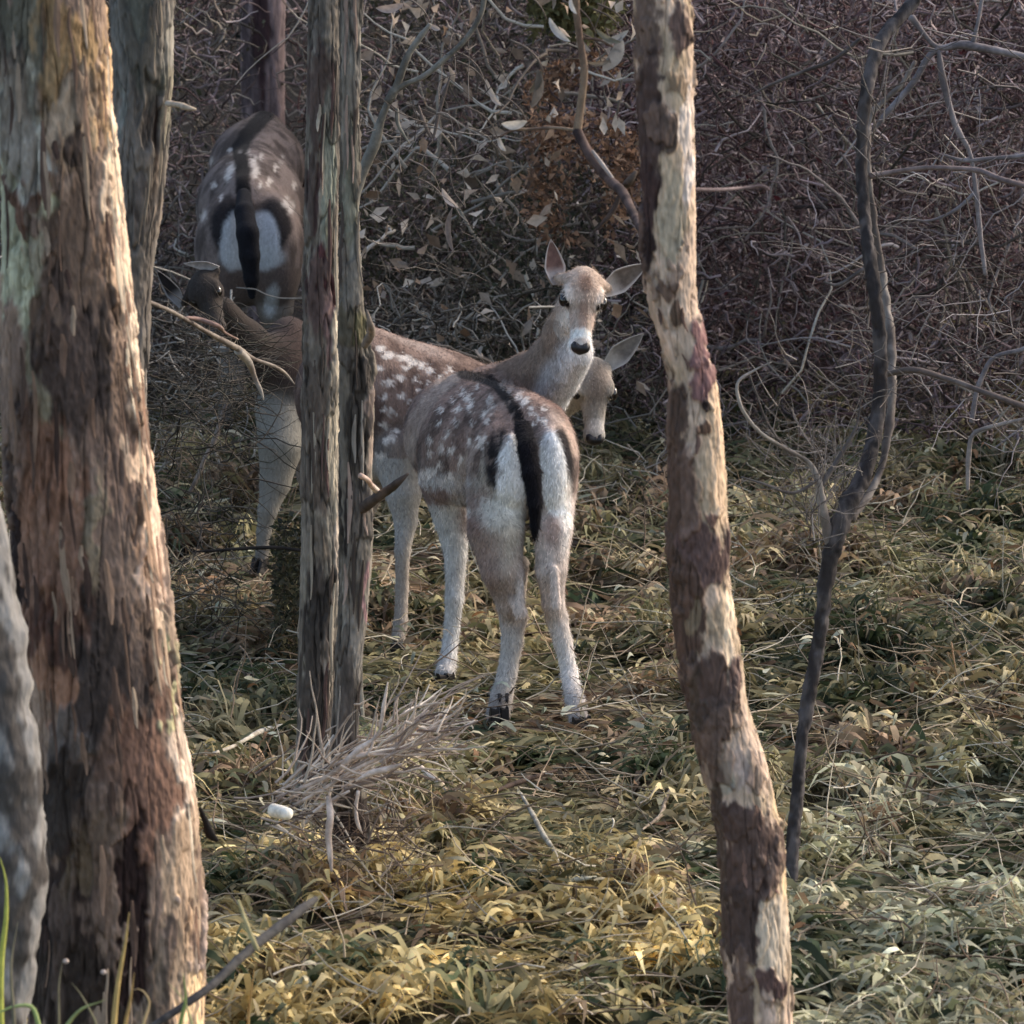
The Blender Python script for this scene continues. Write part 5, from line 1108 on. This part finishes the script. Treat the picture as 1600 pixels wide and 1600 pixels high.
# ------------------------------------------------------------------ twig pile and single sticks
def stick(label, pts, c1, c2, name='stick', cat='stick', group=None, sides=9, rough=0.12, up=0.27):
    pts = [(a_, b_, (float(ground_d(b_)) - up) if b_ > 1000 and d_ > 12.5 else d_, r_) for a_, b_, d_, r_ in pts]
    o = branch(name, pts, M_twig, None, barkcol(c1, c2, 40), sides, rough, 0.008)
    return tag(o, label, cat, group)
# heap: many real twigs, one thing
n = 230
t_ = rng.random(n)
sx = 420 + 250 * t_ + rng.normal(0, 22, n); sy = 1262 - 120 * t_ + rng.normal(0, 26, n); sdp = rng.uniform(12.68, 12.98, n)
st0 = P(sx, sy, sdp)
st0[:, 2] = np.maximum(st0[:, 2], terrain(st0[:, 0], st0[:, 1]) + 0.03)
ang = rng.normal(math.radians(24), 0.55, n)
dr = np.stack([np.cos(ang), rng.normal(0, 0.3, n), np.sin(ang)], -1)
pp = walks(st0, dr, rng.uniform(0.05, 0.20, n), 6, 0.3)
rr_ = np.linspace(1, 0.3, 6)[None] * rng.uniform(0.0015, 0.0042, n)[:, None]
heap = thing('twig_heap', P(520, 1240, 12.83), 'heap of dry pale twigs piled against the foot of the twin trunks', 'twigs')
o = joined('loose_twigs', [tubes_bulk(pp, rr_, rand_pal(n, [(206, 186, 166), (172, 152, 136), (222, 208, 190), (122, 104, 94)]), 5)], M_twig, heap); o['kind'] = 'stuff'
pk = barkcol((222, 202, 186), (176, 156, 140), 40)
for pts in ([(452, 1262, 12.73, 2.5), (500, 1236, 12.73, 3), (560, 1200, 12.73, 3.2), (630, 1170, 12.73, 3), (700, 1148, 12.73, 2.4), (742, 1126, 12.73, 1.2)],
            [(430, 1246, 12.73, 2), (470, 1232, 12.73, 3), (520, 1208, 12.73, 4), (560, 1172, 12.73, 5), (590, 1148, 12.73, 3), (600, 1100, 12.73, 3), (606, 1066, 12.73, 1)],
            [(512, 1200, 12.73, 2), (560, 1180, 12.73, 4), (610, 1172, 12.73, 4), (640, 1145, 12.73, 4), (660, 1118, 12.73, 3), (670, 1110, 12.73, 1)],
            [(600, 1180, 12.73, 3), (640, 1165, 12.73, 3), (672, 1140, 12.73, 2.6), (690, 1132, 12.73, 1)],
            [(513, 1245, 12.68, 4.5), (516, 1275, 12.65, 6), (513, 1305, 12.63, 5.5), (516, 1335, 12.61, 4.5), (518, 1362, 12.59, 2)],
            [(478, 1280, 12.68, 3), (500, 1262, 12.68, 3), (520, 1250, 12.68, 3.5), (546, 1236, 12.68, 2)],
            [(556, 1220, 12.68, 2), (580, 1208, 12.68, 5), (605, 1202, 12.68, 6), (628, 1194, 12.68, 2)],
            [(560, 1236, 12.68, 3), (556, 1262, 12.68, 3), (560, 1290, 12.66, 3), (566, 1302, 12.66, 1)]):
    branch('stick', pts, M_twig, heap, pk, 8, 0.14, 0.008)
n = 170
st1 = P(rng.uniform(470, 640, n), rng.uniform(1270, 1400, n), rng.uniform(12.6, 13.0, n)); st1[:, 2] = np.maximum(st1[:, 2], terrain(st1[:, 0], st1[:, 1]) + 0.02)
pp = walks(st1, rng.normal(0, 1, (n, 3)) * np.array([1, 0.5, 0.6]), rng.uniform(0.05, 0.16, n), 6, 0.5)
o = joined('loose_twigs', [tubes_bulk(pp, np.linspace(1, 0.3, 6)[None] * rng.uniform(0.001, 0.003, n)[:, None], rand_pal(n, [(96, 78, 66), (120, 100, 84), (70, 56, 50), (150, 134, 116)]), 5)], M_twig, heap); o['kind'] = 'stuff'  # lower twigs coloured darker, painting the shaded underside of the heap
def cut_end(px, py, d, L, r, label):
    a = P(px, py, d); ax = unit([0.75, 0.45, -0.1]); pts = []
    o = stick(label, [(px, py, d, r), (px + L * 0.45, py + L * 0.1, d + 0.02, r), (px + L, py + L * 0.25, d + 0.05, r * 0.9)], (250, 246, 232), (236, 226, 206), 'cut_branch', 'branch', sides=14, rough=0.06, up=1.25)
    return o
cut_end(426, 1266, 12.85, 24, 11, 'short cream coloured cut end of branch beside the twig heap')
stick('straight pale stick lying left of the twin trunks', [(322, 1180, 13.7, 2), (350, 1172, 13.7, 3), (385, 1155, 13.7, 3.2), (410, 1142, 13.7, 4.5), (440, 1134, 13.7, 3), (462, 1130, 13.7, 2)], (206, 196, 176), (170, 158, 138))
stick('short bright curved bark sliver lying right of the twig heap', [(658, 1198, 13.9, 3), (670, 1212, 13.9, 6), (685, 1222, 13.9, 5), (703, 1240, 13.9, 2)], (218, 200, 180), (196, 170, 146))
stick('bent pale stick standing in the grass below the closest doe', [(814, 1240, 13.6, 2.5), (832, 1272, 13.6, 4), (850, 1306, 13.58, 4.5), (866, 1330, 13.56, 3.5), (876, 1370, 13.54, 3), (892, 1408, 13.5, 2)], (170, 164, 146), (136, 128, 110))
stick('small whitish twig beside the foot of the bent pale stick', [(872, 1374, 13.5, 2), (900, 1374, 13.5, 4), (932, 1370, 13.5, 2)], (206, 206, 186), (176, 176, 156))
stick('dark thin stick lying level in front of the dim doe', [(300, 862, 15.6, 1.5), (340, 860, 15.6, 2.5), (400, 856, 15.6, 3), (440, 856, 15.6, 3), (470, 860, 15.6, 2.5)], (54, 46, 40), (40, 34, 32))
stick('leaning thin grey stick in the dark left of the dim doe', [(296, 770, 16.6, 3), (312, 738, 16.6, 3.6), (320, 716, 16.6, 3), (334, 690, 16.6, 4), (350, 640, 16.6, 3), (362, 610, 16.6, 1)], (132, 118, 108), (98, 86, 80))
stick('dark brown stick lying in brown grass below the closest doe', [(770, 1238, 13.9, 2), (795, 1228, 13.9, 4), (830, 1216, 13.9, 4), (870, 1204, 13.9, 2)], (76, 58, 48), (58, 44, 38))
stick('pale horizontal twig lying low across grass near the middle', [(736, 1362, 13.0, 2), (790, 1360, 13.0, 3.4), (860, 1362, 13.0, 3), (930, 1372, 13.0, 2), (1000, 1384, 13.0, 2)], (160, 154, 130), (124, 118, 96))
stick('thin pale twig in mid clearing left of the cream trunk', [(1004, 1296, 13.1, 1.5), (1030, 1276, 13.1, 3), (1040, 1250, 13.1, 3.5), (1050, 1228, 13.1, 2)], (168, 150, 130), (130, 114, 96))
stick('short dark leaf shaped bark piece at right of brown trunk', [(312, 1262, 11.05, 3), (322, 1285, 11.05, 6), (330, 1305, 11.05, 8), (340, 1314, 11.05, 3)], (40, 34, 32), (28, 24, 22), 'bark_piece', 'bark')
stick('thin level twig sticking out right of the cream trunk', [(1080, 296, 11.2, 3), (1130, 296, 11.25, 2.6), (1170, 293, 11.3, 2.6), (1196, 292, 11.3, 2.6), (1203, 298, 11.3, 1.5)], (130, 112, 112), (104, 88, 88), 'twig', 'twig')
# dark fallen branch, lower left foreground
fb = stick('dark fallen branch slanting up beside the brown trunk foot', [(225, 1612, 10.3, 5), (262, 1588, 10.32, 6), (300, 1562, 10.35, 6.5), (335, 1536, 10.4, 7), (372, 1500, 10.45, 7.5), (410, 1468, 10.5, 8), (450, 1438, 10.55, 8), (480, 1414, 10.6, 7), (494, 1404, 10.62, 5)], (92, 88, 84), (58, 56, 58), 'fallen_branch', 'branch', sides=14, rough=0.2)
stick('thin yellow dry stem crossing over the dark fallen branch', [(372, 1406, 10.4, 2.5), (384, 1440, 10.4, 3.5), (394, 1466, 10.4, 4), (402, 1484, 10.4, 4)], (186, 172, 116), (156, 140, 84), 'dry_stem', 'stem')

# foreground blades, lower left corner
def blade(px, py0, tops, w, d, col, parent):
    "tops: list of (px,py); starts below the frame at py0"
    pts = [(px, py0)] + tops; q = smooth_path([[*P(a, b, d), 0] for a, b in pts], 0.01)[:, :3]; k = len(q); t = np.linspace(0, 1, k)
    tn = np.gradient(q, axis=0); sd_ = np.cross(tn, [0, 1, 0]); sd_ /= np.linalg.norm(sd_, axis=1, keepdims=True) + 1e-9
    ww = (w * PX(d) * np.clip(1.1 - t ** 2.5, 0.08, 1))[:, None]
    v = np.stack([q - sd_ * ww, q + np.array([0, -1, 0]) * ww * 0.35, q + sd_ * ww, q + np.array([0, 1, 0]) * ww * 0.35], 1).reshape(-1, 3)
    idx = np.arange(k * 4).reshape(k, 4); j = np.roll(idx, -1, 1)
    f = np.concatenate([np.stack([idx[:-1], j[:-1], j[1:], idx[1:]], -1).reshape(-1, 4), idx[:1], idx[-1:]])
    return mesh('blade', v, f, M_grass, parent, np.repeat(lin(col)[None], len(v), 0) * (0.8 + 0.4 * fbm(v * 60, 2))[:, None])
tf = thing('grass_tuft', P(150, 1750, 10.1), 'green and yellow grass blades at the foot of the thick brown trunk', 'grass')
for a in [(62, 1700, [(60, 1600), (48, 1572), (25, 1572), (-15, 1590)], 4.5, 10.0, (176, 196, 110)), (100, 1700, [(106, 1600), (130, 1575), (155, 1566), (165, 1562)], 4, 10.0, (170, 180, 104)),
          (178, 1720, [(178, 1600), (184, 1540), (196, 1470), (202, 1425)], 5, 10.0, (206, 176, 96)), (192, 1720, [(196, 1600), (204, 1560), (210, 1520)], 4, 10.0, (196, 160, 84)),
          (90, 1700, [(92, 1590), (92, 1540), (98, 1500)], 2.2, 10.0, (150, 140, 104)), (226, 1700, [(224, 1600), (232, 1560), (218, 1545), (206, 1547)], 3.2, 10.0, (220, 190, 130)),
          (288, 1700, [(282, 1600), (290, 1560), (286, 1520)], 4, 10.0, (150, 170, 80)), (140, 1700, [(150, 1600), (136, 1570), (120, 1545), (112, 1536)], 2.4, 10.0, (160, 150, 110)),
          (4, 1700, [(2, 1500), (10, 1420), (8, 1370), (0, 1340)], 6, 10.4, (196, 200, 60)), (290, 1700, [(300, 1600), (285, 1560), (262, 1535)], 2.5, 10.0, (200, 196, 130)),
          (20, 1700, [(22, 1600), (18, 1500), (28, 1440)], 3, 10.0, (150, 140, 110)), (395, 1700, [(388, 1600), (394, 1540), (400, 1500)], 2.4, 11.0, (196, 160, 90))]:
    blade(*a, tf)
for px, py in ((103, 1502), (162, 1519)):
    sphere('seed_head', P(px, py, 10.0), 5 * PX(10.0), material('seed_head', 0.9, 300, 0.3, 0.4, fixed=tuple(lin((200, 176, 160)))), tf, rad=(1.0, 0.8, 0.8), seg=8)
